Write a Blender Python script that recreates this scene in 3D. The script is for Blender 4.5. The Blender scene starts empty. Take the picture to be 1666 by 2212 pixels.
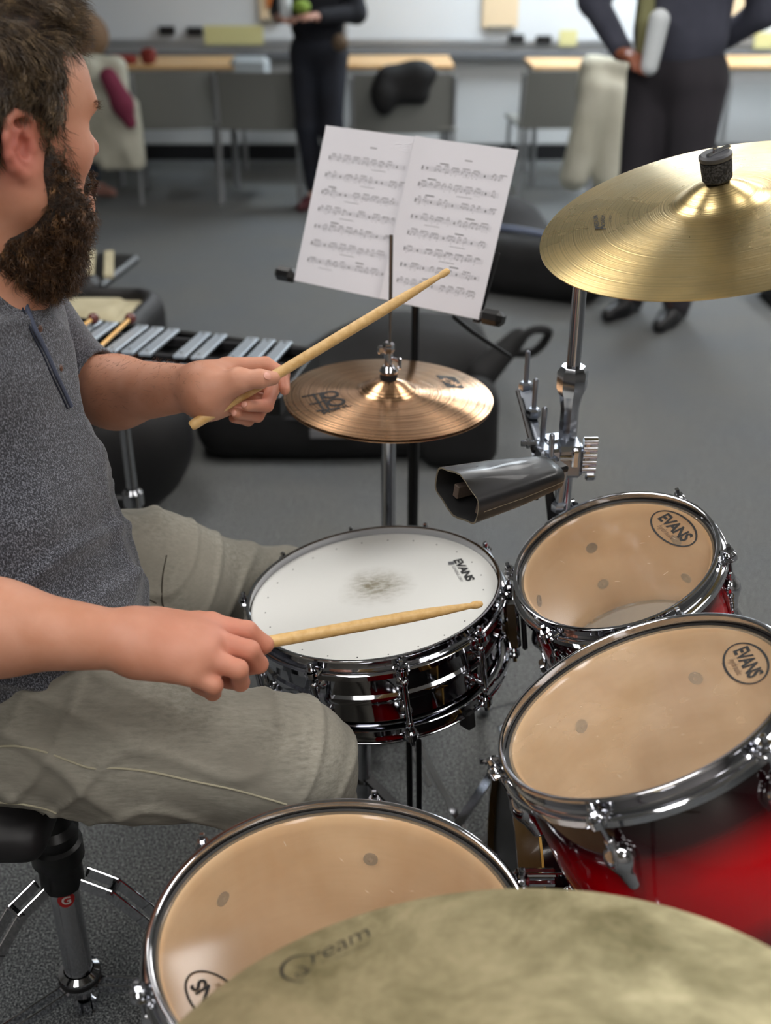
import bpy, math, random
import numpy as np
from mathutils import Vector, Matrix
from mathutils.bvhtree import BVHTree
random.seed(7); rng = np.random.default_rng(7)
SC = bpy.context.scene; COL = SC.collection
PI = math.pi; TAU = 2*PI

# ---------------------------------------------------------------- camera facts
FPX = 2400.0; PITCH = math.radians(27.55); CAM = np.array([0, 0, 1.44])
CF = np.array([0, math.cos(PITCH), -math.sin(PITCH)]); CU = np.array([0, math.sin(PITCH), math.cos(PITCH)]); CR = np.array([1., 0, 0])
def ray(x, y): return CF + (x-833)/FPX*CR - (y-1106)/FPX*CU
def P(x, y, d): return CAM + d*ray(x, y)
def PZ(x, y, z):
    r = ray(x, y); return CAM + (z-1.44)/r[2]*r
def PY(x, y, Y):
    r = ray(x, y); return CAM + Y/r[1]*r
def PX2(p):
    q = np.array(p)-CAM; d = q@CF; return 833+FPX*(q@CR)/d, 1106-FPX*(q@CU)/d, d

# ---------------------------------------------------------------- materials
def lin(h):
    if isinstance(h, str):
        h = h.lstrip('#'); c = [int(h[i:i+2], 16)/255 for i in (0, 2, 4)]
    else: c = list(h)
    return tuple((v/12.92 if v <= .04045 else ((v+.055)/1.055)**2.4) for v in c)+(1,)
MATS = {}
def mat(name, col='#808080', rough=.5, metal=0., coat=0., sss=0., **kw):
    if name in MATS: return MATS[name]
    m = bpy.data.materials.new(name); m.use_nodes = True; MATS[name] = m
    b = m.node_tree.nodes['Principled BSDF']
    b.inputs['Base Color'].default_value = lin(col); b.inputs['Roughness'].default_value = rough; b.inputs['Metallic'].default_value = metal
    if coat: b.inputs['Coat Weight'].default_value = coat; b.inputs['Coat Roughness'].default_value = .04
    if sss:
        b.inputs['Subsurface Weight'].default_value = sss; b.inputs['Subsurface Radius'].default_value = (.012, .004, .002); b.inputs['Subsurface Scale'].default_value = .5
    for k, v in kw.items(): b.inputs[k.replace('_', ' ')].default_value = v
    return m
class NT:
    def __init__(s, m): s.t = m.node_tree; s.b = s.t.nodes.get('Principled BSDF'); s.out = s.t.nodes.get('Material Output')
    def n(s, typ, **kw):
        o = s.t.nodes.new(typ)
        for k, v in kw.items():
            if k in o.bl_rna.properties and not k in o.inputs: setattr(o, k, v)
            else: o.inputs[k.replace('_', ' ')].default_value = v
        return o
    def l(s, a, b): s.t.links.new(a, b)
    def coord(s, kind='Object', scale=(1, 1, 1), loc=(0, 0, 0)):
        c = s.n('ShaderNodeTexCoord'); mp = s.n('ShaderNodeMapping'); mp.inputs['Scale'].default_value = scale; mp.inputs['Location'].default_value = loc
        s.l(c.outputs[kind], mp.inputs[0]); return mp.outputs[0]
    def ramp(s, fac, stops):
        r = s.n('ShaderNodeValToRGB'); e = r.color_ramp.elements
        while len(e) < len(stops): e.new(.5)
        for i, (p, c) in enumerate(stops): e[i].position = p; e[i].color = lin(c) if isinstance(c, str) else (c, c, c, 1)
        s.l(fac, r.inputs[0]); return r.outputs[0]
    def math(s, op, a, b=None):
        m = s.n('ShaderNodeMath', operation=op)
        for i, v in enumerate((a, b)):
            if v is None: continue
            if isinstance(v, (int, float)): m.inputs[i].default_value = v
            else: s.l(v, m.inputs[i])
        return m.outputs[0]
    def bump(s, h, strength=.3, dist=.001):
        b = s.n('ShaderNodeBump', Strength=strength, Distance=dist); s.l(h, b.inputs['Height']); s.l(b.outputs[0], s.b.inputs['Normal']); return b
    def mixc(s, fac, a, b):
        m = s.n('ShaderNodeMix', data_type='RGBA')
        for v, i in ((fac, 0), (a, 6), (b, 7)):
            if isinstance(v, str): m.inputs[i].default_value = lin(v)
            elif isinstance(v, (int, float)): m.inputs[i].default_value = v
            else: s.l(v, m.inputs[i])
        return m.outputs[2]
def noisy(name, c1, c2, scale=40, rough=.6, detail=4, lo=.35, hi=.65, bump=0, bscale=None, stretch=(1, 1, 1), metal=0, coat=0, sss=0, bdist=.001, rr=None):
    if name in MATS: return MATS[name]
    m = mat(name, c1, rough, metal, coat, sss); t = NT(m); co = t.coord('Object', stretch)
    n = t.n('ShaderNodeTexNoise', Scale=scale, Detail=detail); t.l(co, n.inputs['Vector'])
    t.l(t.ramp(n.outputs[0], [(lo, c1), (hi, c2)]), t.b.inputs['Base Color'])
    if rr: t.l(t.ramp(n.outputs[0], [(.3, rr[0]), (.7, rr[1])]), t.b.inputs['Roughness'])
    if bump:
        n2 = t.n('ShaderNodeTexNoise', Scale=bscale or scale*3, Detail=3); t.l(co, n2.inputs['Vector']); t.bump(n2.outputs[0], bump, bdist)
    return m

CHROME = mat('chrome', '#c9cacf', .06, 1); CHROME2 = mat('worn_chrome', '#a9abb0', .16, 1); DCHROME = mat('dark_nickel', '#55555c', .1, 1)
STEEL = mat('galvanised_steel', '#9aa0aa', .28, 1); SBLK = mat('black_shell_paint', '#08060a', .15, 0, .6)
BLK = mat('black_plastic', '#0c0c0d', .4); RUB = mat('black_rubber', '#111112', .7)
BLKM = mat('black_metal', '#141416', .35, .3)

# ---------------------------------------------------------------- mesh builder
def frame(n, up=(0, 0, 1)):
    n = np.array(n, float); n /= np.linalg.norm(n); up = np.array(up, float)
    if abs(n@up) > .98: up = np.array([0, 1., 0])
    a = np.cross(up, n); a /= np.linalg.norm(a); b = np.cross(n, a); return np.stack([a, b, n], 1)
class MB:
    def __init__(s): s.v = []; s.f = []; s.nv = 0
    def add(s, V, Fs):
        V = np.asarray(V, float).reshape(-1, 3); s.v.append(V); s.f += [tuple(int(i)+s.nv for i in q) for q in Fs]; s.nv += len(V); return s
    def box(s, c, size, R=None, bev=0):
        x, y, z = [v/2 for v in size]
        if bev:
            e = min(bev, x*.9, y*.9, z*.9); V = []; Fs = []
            # chamfered box through three nested rings per axis
            pts = {}
            def pid(p):
                k = tuple(np.round(p, 7))
                if k not in pts: pts[k] = len(V); V.append(p)
                return pts[k]
            for ax in range(3):
                for sg in (-1, 1):
                    o = [i for i in range(3) if i != ax]; H = (x, y, z)
                    q = []
                    for a, b in ((-1, -1), (1, -1), (1, 1), (-1, 1)):
                        p = [0, 0, 0]; p[ax] = sg*H[ax]; p[o[0]] = a*(H[o[0]]-e); p[o[1]] = b*(H[o[1]]-e); q.append(pid(p))
                    Fs.append(q if (sg > 0) ^ (ax == 1) else q[::-1])
            H = (x, y, z)
            for ax in range(3):
                o = [i for i in range(3) if i != ax]
                for a in (-1, 1):
                    for b in (-1, 1):
                        q = []
                        for w, t in ((-1, 0), (1, 0), (1, 1), (-1, 1)):
                            p = [0, 0, 0]; p[ax] = w*(H[ax]-e)
                            p[o[0]] = a*(H[o[0]]-(e if t else 0)); p[o[1]] = b*(H[o[1]]-(0 if t else e)); q.append(pid(p))
                        Fs.append(q)
            for a in (-1, 1):
                for b in (-1, 1):
                    for d in (-1, 1):
                        Fs.append([pid([a*x, b*(y-e), d*(z-e)]), pid([a*(x-e), b*y, d*(z-e)]), pid([a*(x-e), b*(y-e), d*z])])
            V = np.array(V)
        else:
            V = np.array([[i, j, k] for i in (-x, x) for j in (-y, y) for k in (-z, z)])
            Fs = [(0, 1, 3, 2), (4, 6, 7, 5), (0, 4, 5, 1), (2, 3, 7, 6), (0, 2, 6, 4), (1, 5, 7, 3)]
        if R is not None: V = V@np.asarray(R).T
        return s.add(V+np.array(c), Fs)
    def lathe(s, prof, n=48, c=(0, 0, 0), R=None, closed=False, a0=0, a1=TAU):
        full = abs(a1-a0-TAU) < 1e-6; m = n if full else n+1
        t = a0+(a1-a0)*np.arange(m)/n; pr = np.array(prof, float)
        V = np.stack([pr[:, 0][None]*np.cos(t)[:, None], pr[:, 0][None]*np.sin(t)[:, None], np.repeat(pr[:, 1][None], m, 0)], -1).reshape(-1, 3)
        k = len(pr); Fs = []
        for i in range(n):
            j = (i+1) % m
            for q in range(k if closed else k-1):
                w = (q+1) % k; Fs.append((i*k+q, j*k+q, j*k+w, i*k+w))
        if R is not None: V = V@np.asarray(R).T
        return s.add(V+np.array(c), Fs)
    def cyl(s, a, b, r, r2=None, n=16, cap=True):
        a = np.array(a, float); b = np.array(b, float); r2 = r if r2 is None else r2; L = np.linalg.norm(b-a); R = frame(b-a)
        pr = [(r, 0), (r2, L)]
        if cap: pr = [(1e-5, 0)]+pr+[(1e-5, L)]
        return s.lathe(pr, n, a, R)
    def turned(s, a, b, prof, n=20):   # prof: (radius, fraction of the length)
        a = np.array(a, float); b = np.array(b, float); L = np.linalg.norm(b-a)
        return s.lathe([(r, t*L) for r, t in prof], n, a, frame(b-a))
    def tube(s, pts, r, n=8, cap=True):
        pts = np.array(pts, float); m = len(pts); rr = np.full(m, r) if np.isscalar(r) else np.array(r)
        T = np.gradient(pts, axis=0); T /= np.linalg.norm(T, axis=1)[:, None]+1e-12
        R0 = frame(T[0]); a = R0[:, 0]; V = []
        for i in range(m):
            a = a-T[i]*(a@T[i]); a /= np.linalg.norm(a); b = np.cross(T[i], a)
            for k in range(n):
                w = TAU*k/n; V.append(pts[i]+rr[i]*(math.cos(w)*a+math.sin(w)*b))
        Fs = [(i*n+k, i*n+(k+1) % n, (i+1)*n+(k+1) % n, (i+1)*n+k) for i in range(m-1) for k in range(n)]
        if cap: Fs += [tuple(range(n))[::-1], tuple((m-1)*n+k for k in range(n))]
        return s.add(V, Fs)
    def sphere(s, c, r, n=16, R=None):
        r = (r, r, r) if np.isscalar(r) else r
        k = n//2; pr = [(max(1e-5, math.sin(PI*i/k)), -math.cos(PI*i/k)) for i in range(k+1)]
        t = MB().lathe(pr, n); V = np.concatenate(t.v)*np.array(r)
        if R is not None: V = V@np.asarray(R).T
        return s.add(V+np.array(c), t.f)
    def prism(s, poly, z0, z1, c=(0, 0, 0), R=None, top=None):
        n = len(poly); top = top or poly
        V = [(x, y, z0) for x, y in poly]+[(x, y, z1) for x, y in top]; V = np.array(V, float)
        Fs = [tuple(range(n))[::-1], tuple(range(n, 2*n))]+[(i, (i+1) % n, n+(i+1) % n, n+i) for i in range(n)]
        if R is not None: V = V@np.asarray(R).T
        return s.add(V+np.array(c), Fs)
    def strip(s, A, B):      # quad strip between two point rows
        A = np.array(A); B = np.array(B); n = len(A)
        return s.add(np.concatenate([A, B]), [(i, i+1, n+i+1, n+i) for i in range(n-1)])
    def tf(s, M):
        M = np.array(M); V = np.concatenate(s.v); s.v = [V@M[:3, :3].T+M[:3, 3]]; return s
def link(o, parent=None):
    COL.objects.link(o)
    if parent is not None: o.parent = parent
    return o
def mesh_obj(name, V, F, m, parent=None, angle=35):
    me = bpy.data.meshes.new(name)
    if isinstance(F, np.ndarray):
        k = F.shape[1]; me.vertices.add(len(V)); me.vertices.foreach_set('co', np.ascontiguousarray(V, dtype=np.float32).ravel())
        me.loops.add(F.size); me.loops.foreach_set('vertex_index', np.ascontiguousarray(F, dtype=np.int32).ravel())
        me.polygons.add(len(F)); me.polygons.foreach_set('loop_start', np.arange(0, F.size, k, dtype=np.int32)); me.polygons.foreach_set('loop_total', np.full(len(F), k, dtype=np.int32))
        me.update(calc_edges=True); me.validate()
    else: me.from_pydata([tuple(v) for v in V], [], F); me.update()
    me.polygons.foreach_set('use_smooth', np.ones(len(me.polygons), dtype=bool))
    if angle and angle < 180: me.set_sharp_from_angle(angle=math.radians(angle))
    o = bpy.data.objects.new(name, me)
    for q in (m if isinstance(m, (list, tuple)) else [m]): me.materials.append(q)
    return link(o, parent)
def build(name, mb, m, parent=None, angle=35, loc=None):
    V = np.concatenate(mb.v)
    o = mesh_obj(name, V, mb.f, m, parent, angle)
    return o
def tag(o, label=None, cat=None, group=None, kind=None):
    if label: o['label'] = label
    if cat: o['category'] = cat
    if group: o['group'] = group
    if kind: o['kind'] = kind
    return o
def thing(name, label, cat, M=None, group=None):
    o = bpy.data.objects.new(name, None); COL.objects.link(o); o.empty_display_size = .05
    if M is not None:
        if isinstance(M, Matrix): o.matrix_world = M
        else: o.location = tuple(M)
    return tag(o, label, cat, group)
def pose(c, n, xdir=(1, 0, 0)):
    n = np.array(n, float); n /= np.linalg.norm(n); x = np.array(xdir, float); x -= n*(x@n); x /= np.linalg.norm(x); y = np.cross(n, x)
    M = np.eye(4); M[:3, 0] = x; M[:3, 1] = y; M[:3, 2] = n; M[:3, 3] = c; return M
def inv(M): return np.linalg.inv(M)
def tp(M, p): return (M@np.append(p, 1.))[:3]
def copy_tree(o, parent=None):
    c = o.copy(); COL.objects.link(c); c.parent = parent if parent is not None else None
    for ch in [x for x in bpy.data.objects if x.parent == o]: copy_tree(ch, c)
    return c
def rotz(a):
    c, s = math.cos(a), math.sin(a); return np.array([[c, -s, 0], [s, c, 0], [0, 0, 1.]])
def bez(p, n=16):       # Catmull-Rom through points
    p = [np.array(q, float) for q in p]; p = [2*p[0]-p[1]]+p+[2*p[-1]-p[-2]]; out = []
    for i in range(1, len(p)-2):
        for k in range(n):
            t = k/n; a, b, c, d = p[i-1:i+3]
            out.append(.5*((2*b)+(c-a)*t+(2*a-5*b+4*c-d)*t*t+(3*b-a-3*c+d)*t**3))
    out.append(p[-2]); return out
def text_mesh(body, size=1, bold=0, shear=0, spacing=1, ext=0):
    cu = bpy.data.curves.new('t', 'FONT'); cu.body = body; cu.size = size; cu.offset = bold*size; cu.shear = shear; cu.space_character = spacing
    cu.align_x = 'CENTER'; cu.align_y = 'CENTER'; cu.resolution_u = 3
    o = bpy.data.objects.new('t', cu); COL.objects.link(o); dg = bpy.context.evaluated_depsgraph_get(); dg.update()
    me = bpy.data.meshes.new_from_object(o.evaluated_get(dg)); bpy.data.objects.remove(o)
    V = np.array([v.co[:] for v in me.vertices]).reshape(-1, 3); Fs = [tuple(p.vertices) for p in me.polygons]; bpy.data.meshes.remove(me)
    return V, Fs
def ringpoly(rx, ry, w, n=48):
    V = []; Fs = []
    for i in range(n):
        t = TAU*i/n; V += [(rx*math.cos(t), ry*math.sin(t), 0), ((rx-w)*math.cos(t), (ry-w)*math.sin(t), 0)]
    for i in range(n):
        j = (i+1) % n; Fs.append((2*i, 2*j, 2*j+1, 2*i+1))
    return np.array(V), Fs

# ---------------------------------------------------------------- signed distance sculpting
def smin(a, b, k):
    if k <= 0: return np.minimum(a, b)
    h = np.maximum(k-np.abs(a-b), 0)/k; return np.minimum(a, b)-h*h*k*.25
class SDF:
    def __init__(s, T=None): s.ops = []; s.T = T; s.dispf = []
    def w(s, p): p = np.array(p, float); return p if s.T is None else tp(s.T, p)
    def cone(s, a, b, ra, rb=None, k=.01, op=1): s.ops.append(('c', s.w(a), s.w(b), ra, ra if rb is None else rb, k, op)); return s
    def chain(s, pts, rs, k=.01, op=1, kk=None):
        for i in range(len(pts)-1): s.cone(pts[i], pts[i+1], rs[i], rs[i+1], k, op)
        return s
    def ell(s, c, r, k=.01, op=1, R=None):
        M = np.eye(3) if R is None else np.asarray(R)
        if s.T is not None: M = s.T[:3, :3]@M
        r = (r, r, r) if np.isscalar(r) else r
        s.ops.append(('e', s.w(c), M, np.array(r, float), k, op)); return s
    def box(s, c, h, rad=.01, k=.01, op=1, R=None):
        M = np.eye(3) if R is None else np.asarray(R)
        if s.T is not None: M = s.T[:3, :3]@M
        s.ops.append(('b', s.w(c), M, np.array(h, float), rad, k, op)); return s
    def disp(s, f): s.dispf.append(f); return s
    def raw(s, p):
        d = np.full(len(p), 9.)
        for o in s.ops:
            if o[0] == 'c':
                _, a, b, ra, rb, k, op = o; ba = b-a; L = ba@ba
                t = np.clip((p-a)@ba/L, 0, 1) if L > 1e-12 else np.zeros(len(p))
                e = np.linalg.norm(p-a-t[:, None]*ba, axis=1)-(ra+(rb-ra)*t)
            elif o[0] == 'e':
                _, c, M, r, k, op = o; q = (p-c)@M; k0 = np.linalg.norm(q/r, axis=1); k1 = np.linalg.norm(q/(r*r), axis=1)+1e-9; e = k0*(k0-1)/k1
            else:
                _, c, M, h, rad, k, op = o; q = np.abs((p-c)@M)-h+rad
                e = np.linalg.norm(np.maximum(q, 0), axis=1)+np.minimum(q.max(1), 0)-rad
            d = smin(d, e, k) if op == 1 else -smin(-d, e, k)
        return d
    def __call__(s, p):
        d = s.raw(p)
        for f in s.dispf: d = d+f(p)
        return d
    def bounds(s, pad=.03):
        lo = np.full(3, 9e9); hi = -lo
        for o in s.ops:
            if o[-1] != 1: continue
            if o[0] == 'c': q = [o[1]-o[3], o[1]+o[3], o[2]-o[4], o[2]+o[4]]
            else: m = np.linalg.norm(o[3]) if o[0] == 'b' else o[3].max(); q = [o[1]-m, o[1]+m]
            lo = np.minimum(lo, np.min(q, 0)); hi = np.maximum(hi, np.max(q, 0))
        return lo-pad, hi+pad
def surface(fn, lo, hi, h, margin=.02):
    lo = np.array(lo, float); N = np.ceil((np.array(hi)-lo)/h).astype(int); s = 16
    g = np.stack(np.meshgrid(*[np.arange(0, n+s, s) for n in N], indexing='ij'), -1).reshape(-1, 3)
    while s > 1:
        d = fn(lo+(g+s/2)*h); g = g[np.abs(d) < s*h*.95+margin*(1 if s > 2 else .3)+h]; s //= 2
        off = np.array([[i, j, k] for i in (0, s) for j in (0, s) for k in (0, s)]); g = (g[:, None]+off[None]).reshape(-1, 3)
    off = np.array([[i, j, k] for i in (0, 1) for j in (0, 1) for k in (0, 1)]); W = np.array([1 << 40, 1 << 20, 1], dtype=np.int64)
    g = g.astype(np.int64); ck = (g[:, None]+off[None]).reshape(-1, 3)@W; uk, ivx = np.unique(ck, return_inverse=True)
    cx = np.stack([uk >> 40, (uk >> 20) & 0xfffff, uk & 0xfffff], 1); val = np.empty(len(uk))
    for i in range(0, len(uk), 400000): val[i:i+400000] = fn(lo+cx[i:i+400000]*h)
    cv = val[ivx.reshape(-1, 8)]; act = (cv.min(1) < 0) & (cv.max(1) >= 0); g = g[act]; cv = cv[act]
    E = [(a, b) for a in range(8) for b in range(a+1, 8) if np.abs(off[a]-off[b]).sum() == 1]
    acc = np.zeros((len(g), 3)); cnt = np.zeros(len(g))
    for a, b in E:
        c = (cv[:, a] < 0) != (cv[:, b] < 0); t = np.where(c, cv[:, a]/np.where(c, cv[:, a]-cv[:, b], 1), 0)
        acc += c[:, None]*(off[a]+t[:, None]*(off[b]-off[a])); cnt += c
    V = lo+(g+acc/cnt[:, None])*h; gk = g@W; o = np.argsort(gk); sk = gk[o]; Q = []
    for ax in range(3):
        e = 1 << (2-ax); fa, fb = cv[:, 0], cv[:, e]; c = (fa < 0) != (fb < 0); gi = g[c]; sg = fa[c] < 0
        u, v = [(1, 2), (2, 0), (0, 1)][ax]; I = np.eye(3, dtype=np.int64); idx = []; ok = np.ones(len(gi), bool)
        for du, dv in ((0, 0), (1, 0), (1, 1), (0, 1)):
            key = (gi-du*I[u]-dv*I[v])@W; q = np.clip(np.searchsorted(sk, key), 0, len(sk)-1); ok &= sk[q] == key; idx.append(o[q])
        q = np.stack(idx, 1); q = np.where(sg[:, None], q, q[:, ::-1]); Q.append(q[ok])
    return V, np.concatenate(Q)
def sculpt(name, S, m, parent=None, h=.004, lo=None, hi=None, color=None):
    b = S.bounds(); V, Q = surface(S, b[0] if lo is None else lo, b[1] if hi is None else hi, h)
    return mesh_obj(name, V, Q, m, parent, angle=0)
def waves(p, k, seed=0, n=5, warp=1.0):
    r = np.random.default_rng(seed); out = np.zeros(len(p))
    for i in range(n):
        d = r.normal(size=3); d /= np.linalg.norm(d); f = k*(.6+1.2*r.random()); d2 = r.normal(size=3); d2 /= np.linalg.norm(d2)
        out += np.sin(p@d*f+r.random()*6+warp*np.sin(p@d2*f*.6+r.random()*6))/n
    return out
def bvh_of(o):
    me = o.data; V = np.empty(len(me.vertices)*3, dtype=np.float32); me.vertices.foreach_get('co', V)
    return BVHTree.FromPolygons([tuple(v) for v in V.reshape(-1, 3)], [tuple(p.vertices) for p in me.polygons])
def onto(b, x, y, off=0.):
    r = ray(x, y); hit = b.ray_cast(Vector(CAM), Vector(r).normalized())
    return None if hit[0] is None else np.array(hit[0])+off*np.array(hit[1])
# ================================================================ room
m = mat('carpet', '#3c3e40', .95); t = NT(m); co = t.coord('Object')
n1 = t.n('ShaderNodeTexNoise', Scale=300, Detail=6.0, Roughness=.85); t.l(co, n1.inputs['Vector'])
n2 = t.n('ShaderNodeTexNoise', Scale=2.2, Detail=3); t.l(co, n2.inputs['Vector'])
c1 = t.ramp(n1.outputs[0], [(.42, '#0e0f11'), (.505, '#444545'), (.60, '#c4c3ba')])
c2 = t.ramp(n1.outputs[0], [(.42, '#121417'), (.505, '#42474c'), (.60, '#b0b5b8')])
t.l(t.mixc(t.ramp(n2.outputs[0], [(.2, 0.), (.8, 1.)]), c1, c2), t.b.inputs['Base Color']); t.bump(n1.outputs[0], .6, .002)
CARPET = m
XL, XR, YF, YB, HC = -4.2, 4.6, -2.6, 8.2, 2.75
WALLP = noisy('wall_paint', '#c9cccd', '#cfd2d3', 3, .75)
tag(build('floor', MB().box(((XL+XR)/2, (YF+YB)/2, -.05), (XR-XL, YB-YF, .1)), CARPET), kind='structure')
tag(build('ceiling', MB().box(((XL+XR)/2, (YF+YB)/2, HC+.05), (XR-XL, YB-YF, .1)), mat('ceiling_tiles', '#d0d0cc', .9)), kind='structure')
tag(build('wall_back', MB().box(((XL+XR)/2, YB+.05, HC/2), (XR-XL, .1, HC)), WALLP), kind='structure')
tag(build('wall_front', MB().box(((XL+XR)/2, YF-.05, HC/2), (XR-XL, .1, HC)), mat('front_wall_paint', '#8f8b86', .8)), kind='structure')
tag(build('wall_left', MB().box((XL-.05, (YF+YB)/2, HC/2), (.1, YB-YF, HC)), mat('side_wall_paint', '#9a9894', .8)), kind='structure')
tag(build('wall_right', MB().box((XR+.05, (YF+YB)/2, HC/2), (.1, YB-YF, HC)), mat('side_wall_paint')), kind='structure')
tag(build('baseboard_back', MB().box(((XL+XR)/2, YB-.008, .055), (XR-XL, .016, .11)), mat('skirting_rubber', '#121316', .5)), kind='structure')
# dado ledge running along the wall, under the whiteboards
tag(build('trim_1', MB().box(((XL+XR)/2, YB-.05, .70), (XR-XL, .10, .045), bev=.004), mat('ledge_grey', '#6b6d70', .5)), kind='structure')
WB = mat('whiteboard_enamel', '#e3e8ec', .12, 0, .3); WBF = mat('whiteboard_frame', '#b9bcbe', .4, .6)
def whiteboard(x0, x1, label):
    g = thing('whiteboard', label, 'whiteboard', ((x0+x1)/2, YB-.02, .75), 'whiteboards along the far wall')
    X0 = (x0-x1)/2; X1 = -X0
    build('board', MB().box((0, .005, .62), (X1-X0-.04, .016, 1.14)), WB, g)
    f = MB()
    for z in (.03, 1.2): f.box((0, 0, z), (X1-X0, .03, .035), bev=.004)
    for x in (X0+.01, X1-.01): f.box((x, 0, .62), (.03, .03, 1.2), bev=.004)
    build('frame', f, WBF, g)
    return g
whiteboard(-2.55, -.32, 'left-hand whiteboard on the far wall behind the standing woman')
whiteboard(-.28, 1.95, 'middle whiteboard on the far wall, behind the sheet music and the standing man')
whiteboard(1.99, 4.2, 'right-hand whiteboard on the far wall beyond the standing man')
def wall_note(name, label, cat, x, y, w, h, m, th=.004, Y=YB-.045, group=None):
    p = PY(x, y, Y); o = build(name, MB().box((0, 0, 0), (w, th, h), bev=min(.003, th*.4)), m); o.location = tuple(p); tag(o, label, cat, group); return o
MAG = mat('magnet_black', '#0b0c10', .5)
for x, y, l in ((361, 66, 'left black eraser on the board above the long table'), (421, 68, 'right black eraser on the board above the long table'), (1116, 84, 'left black eraser of the pair beside the yellow note'), (1175, 86, 'black eraser just left of the yellow note'), (1573, 86, 'black eraser on the board right of the standing man')):
    o = wall_note('board_eraser', l, 'board eraser', x, y, .105, .055, MAG, .03, group='black erasers on the whiteboards')
YEL = mat('yellow_paper', '#dcd69a', .8)
wall_note('paper_sheet', 'long pale yellow paper strip low on the left whiteboard', 'paper', 505, 76, .40, .12, YEL)
wall_note('paper_sheet', 'small pale yellow note right of the black erasers', 'paper', 1228, 82, .12, .10, YEL)
wall_note('paper_sheet', 'yellow note at the right edge of the photo', 'paper', 1652, 88, .14, .10, YEL)
CRM = mat('cream_poster', '#e9d3b0', .8)
def poster(label, x, y0, w, h):
    p = PY(x, y0, YB-.045); g = thing('hanging_poster', label, 'poster', p, 'cream posters clipped on the whiteboard')
    build('sheet', MB().box((0, 0, h/2), (w, .004, h)), CRM, g); build('weight_bar', MB().box((0, -.006, .0), (w*.75, .018, .03), bev=.004), mat('bar_grey', '#8b8578', .5), g)
poster('cream poster with a grey bottom bar above the black bag', 1080, 60, .24, .55)
poster('cream poster above the standing man\'s right shoulder side', 1603, 68, .26, .55)
poster('tan poster with orange patch left of the standing woman', 588, 45, .16, .5)
o = wall_note('paper_sheet', 'orange square stuck near the top of the tan poster', 'paper', 592, 4, .10, .07, mat('orange_paper', '#d07a3c', .8), Y=YB-.055)

# ---- ceiling lights (troffers)
EM = bpy.data.materials.new('fluorescent_diffuser'); EM.use_nodes = True; nt = EM.node_tree; nt.nodes.clear()
e = nt.nodes.new('ShaderNodeEmission'); e.inputs[0].default_value = (1, .965, .93, 1); e.inputs[1].default_value = 11.5
oo = nt.nodes.new('ShaderNodeOutputMaterial'); nt.links.new(e.outputs[0], oo.inputs[0])
EM2 = EM.copy(); EM2.name = 'far_wall_boost_diffuser'; EM2.node_tree.nodes['Emission'].inputs[0].default_value = (.86, .94, 1, 1); EM2.node_tree.nodes['Emission'].inputs[1].default_value = 33  # made-up brighter, bluer diffuser, added to lift and tint the far wall
FR = mat('troffer_frame', '#dddddd', .4)
def troffer(x, y, label, on=True, rot=0, w=.6, l=1.2):
    g = thing('ceiling_light', label, 'ceiling light', (x, y, HC-.001), 'recessed ceiling lights'); g.rotation_euler[2] = rot
    f = MB()
    for sx in (-1, 1): f.box((sx*(w/2+.012), 0, -.012), (.024, l+.05, .024))
    for sy in (-1, 1): f.box((0, sy*(l/2+.012), -.012), (w, .024, .024))
    build('frame', f, FR, g); build('diffuser', MB().box((0, 0, -.008), (w, l, .012)), (EM2 if y > 6.5 else EM) if on else mat('diffuser_off', '#c8c8c4', .5), g)
for x, y, lb in ((-.9, .4, 'ceiling light above and left of the camera'), (1.3, .4, 'ceiling light above and right of the camera'), (-.9, 2.6, 'ceiling light above the glockenspiel'), (1.3, 2.6, 'ceiling light above the open floor'), (1.3, 5.0, 'ceiling light above the standing man'), (3.3, 5.0, 'ceiling light in the far right of the room'), (1.3, 7.1, 'ceiling light close to the middle whiteboard'), (3.3, 7.1, 'ceiling light close to the right whiteboard'), (3.3, 2.6, 'ceiling light near the right wall'), (-.9, -1.6, 'ceiling light behind the camera on the left'), (1.3, -1.6, 'ceiling light behind the camera on the right')):
    troffer(x, y, lb)
SC.world = bpy.data.worlds.new('world'); SC.world.use_nodes = True; SC.world.node_tree.nodes['Background'].inputs[0].default_value = (.5, .55, .6, 1); SC.world.node_tree.nodes['Background'].inputs[1].default_value = .2
# ---- camera
cd = bpy.data.cameras.new('camera'); cam = bpy.data.objects.new('camera', cd); COL.objects.link(cam); SC.camera = cam
cam.location = CAM; cam.rotation_euler = (PI/2-PITCH, 0, 0); cd.sensor_fit = 'VERTICAL'; cd.sensor_height = 24; cd.lens = 24*FPX/2212
cd.clip_start = .02; cd.dof.use_dof = True; cd.dof.focus_distance = 1.38; cd.dof.aperture_fstop = cd.lens*.001/.0115
SC.view_settings.view_transform = 'Standard'; SC.view_settings.look = 'None'; SC.view_settings.gamma = 1; SC.view_settings.exposure = 0.10
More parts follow.
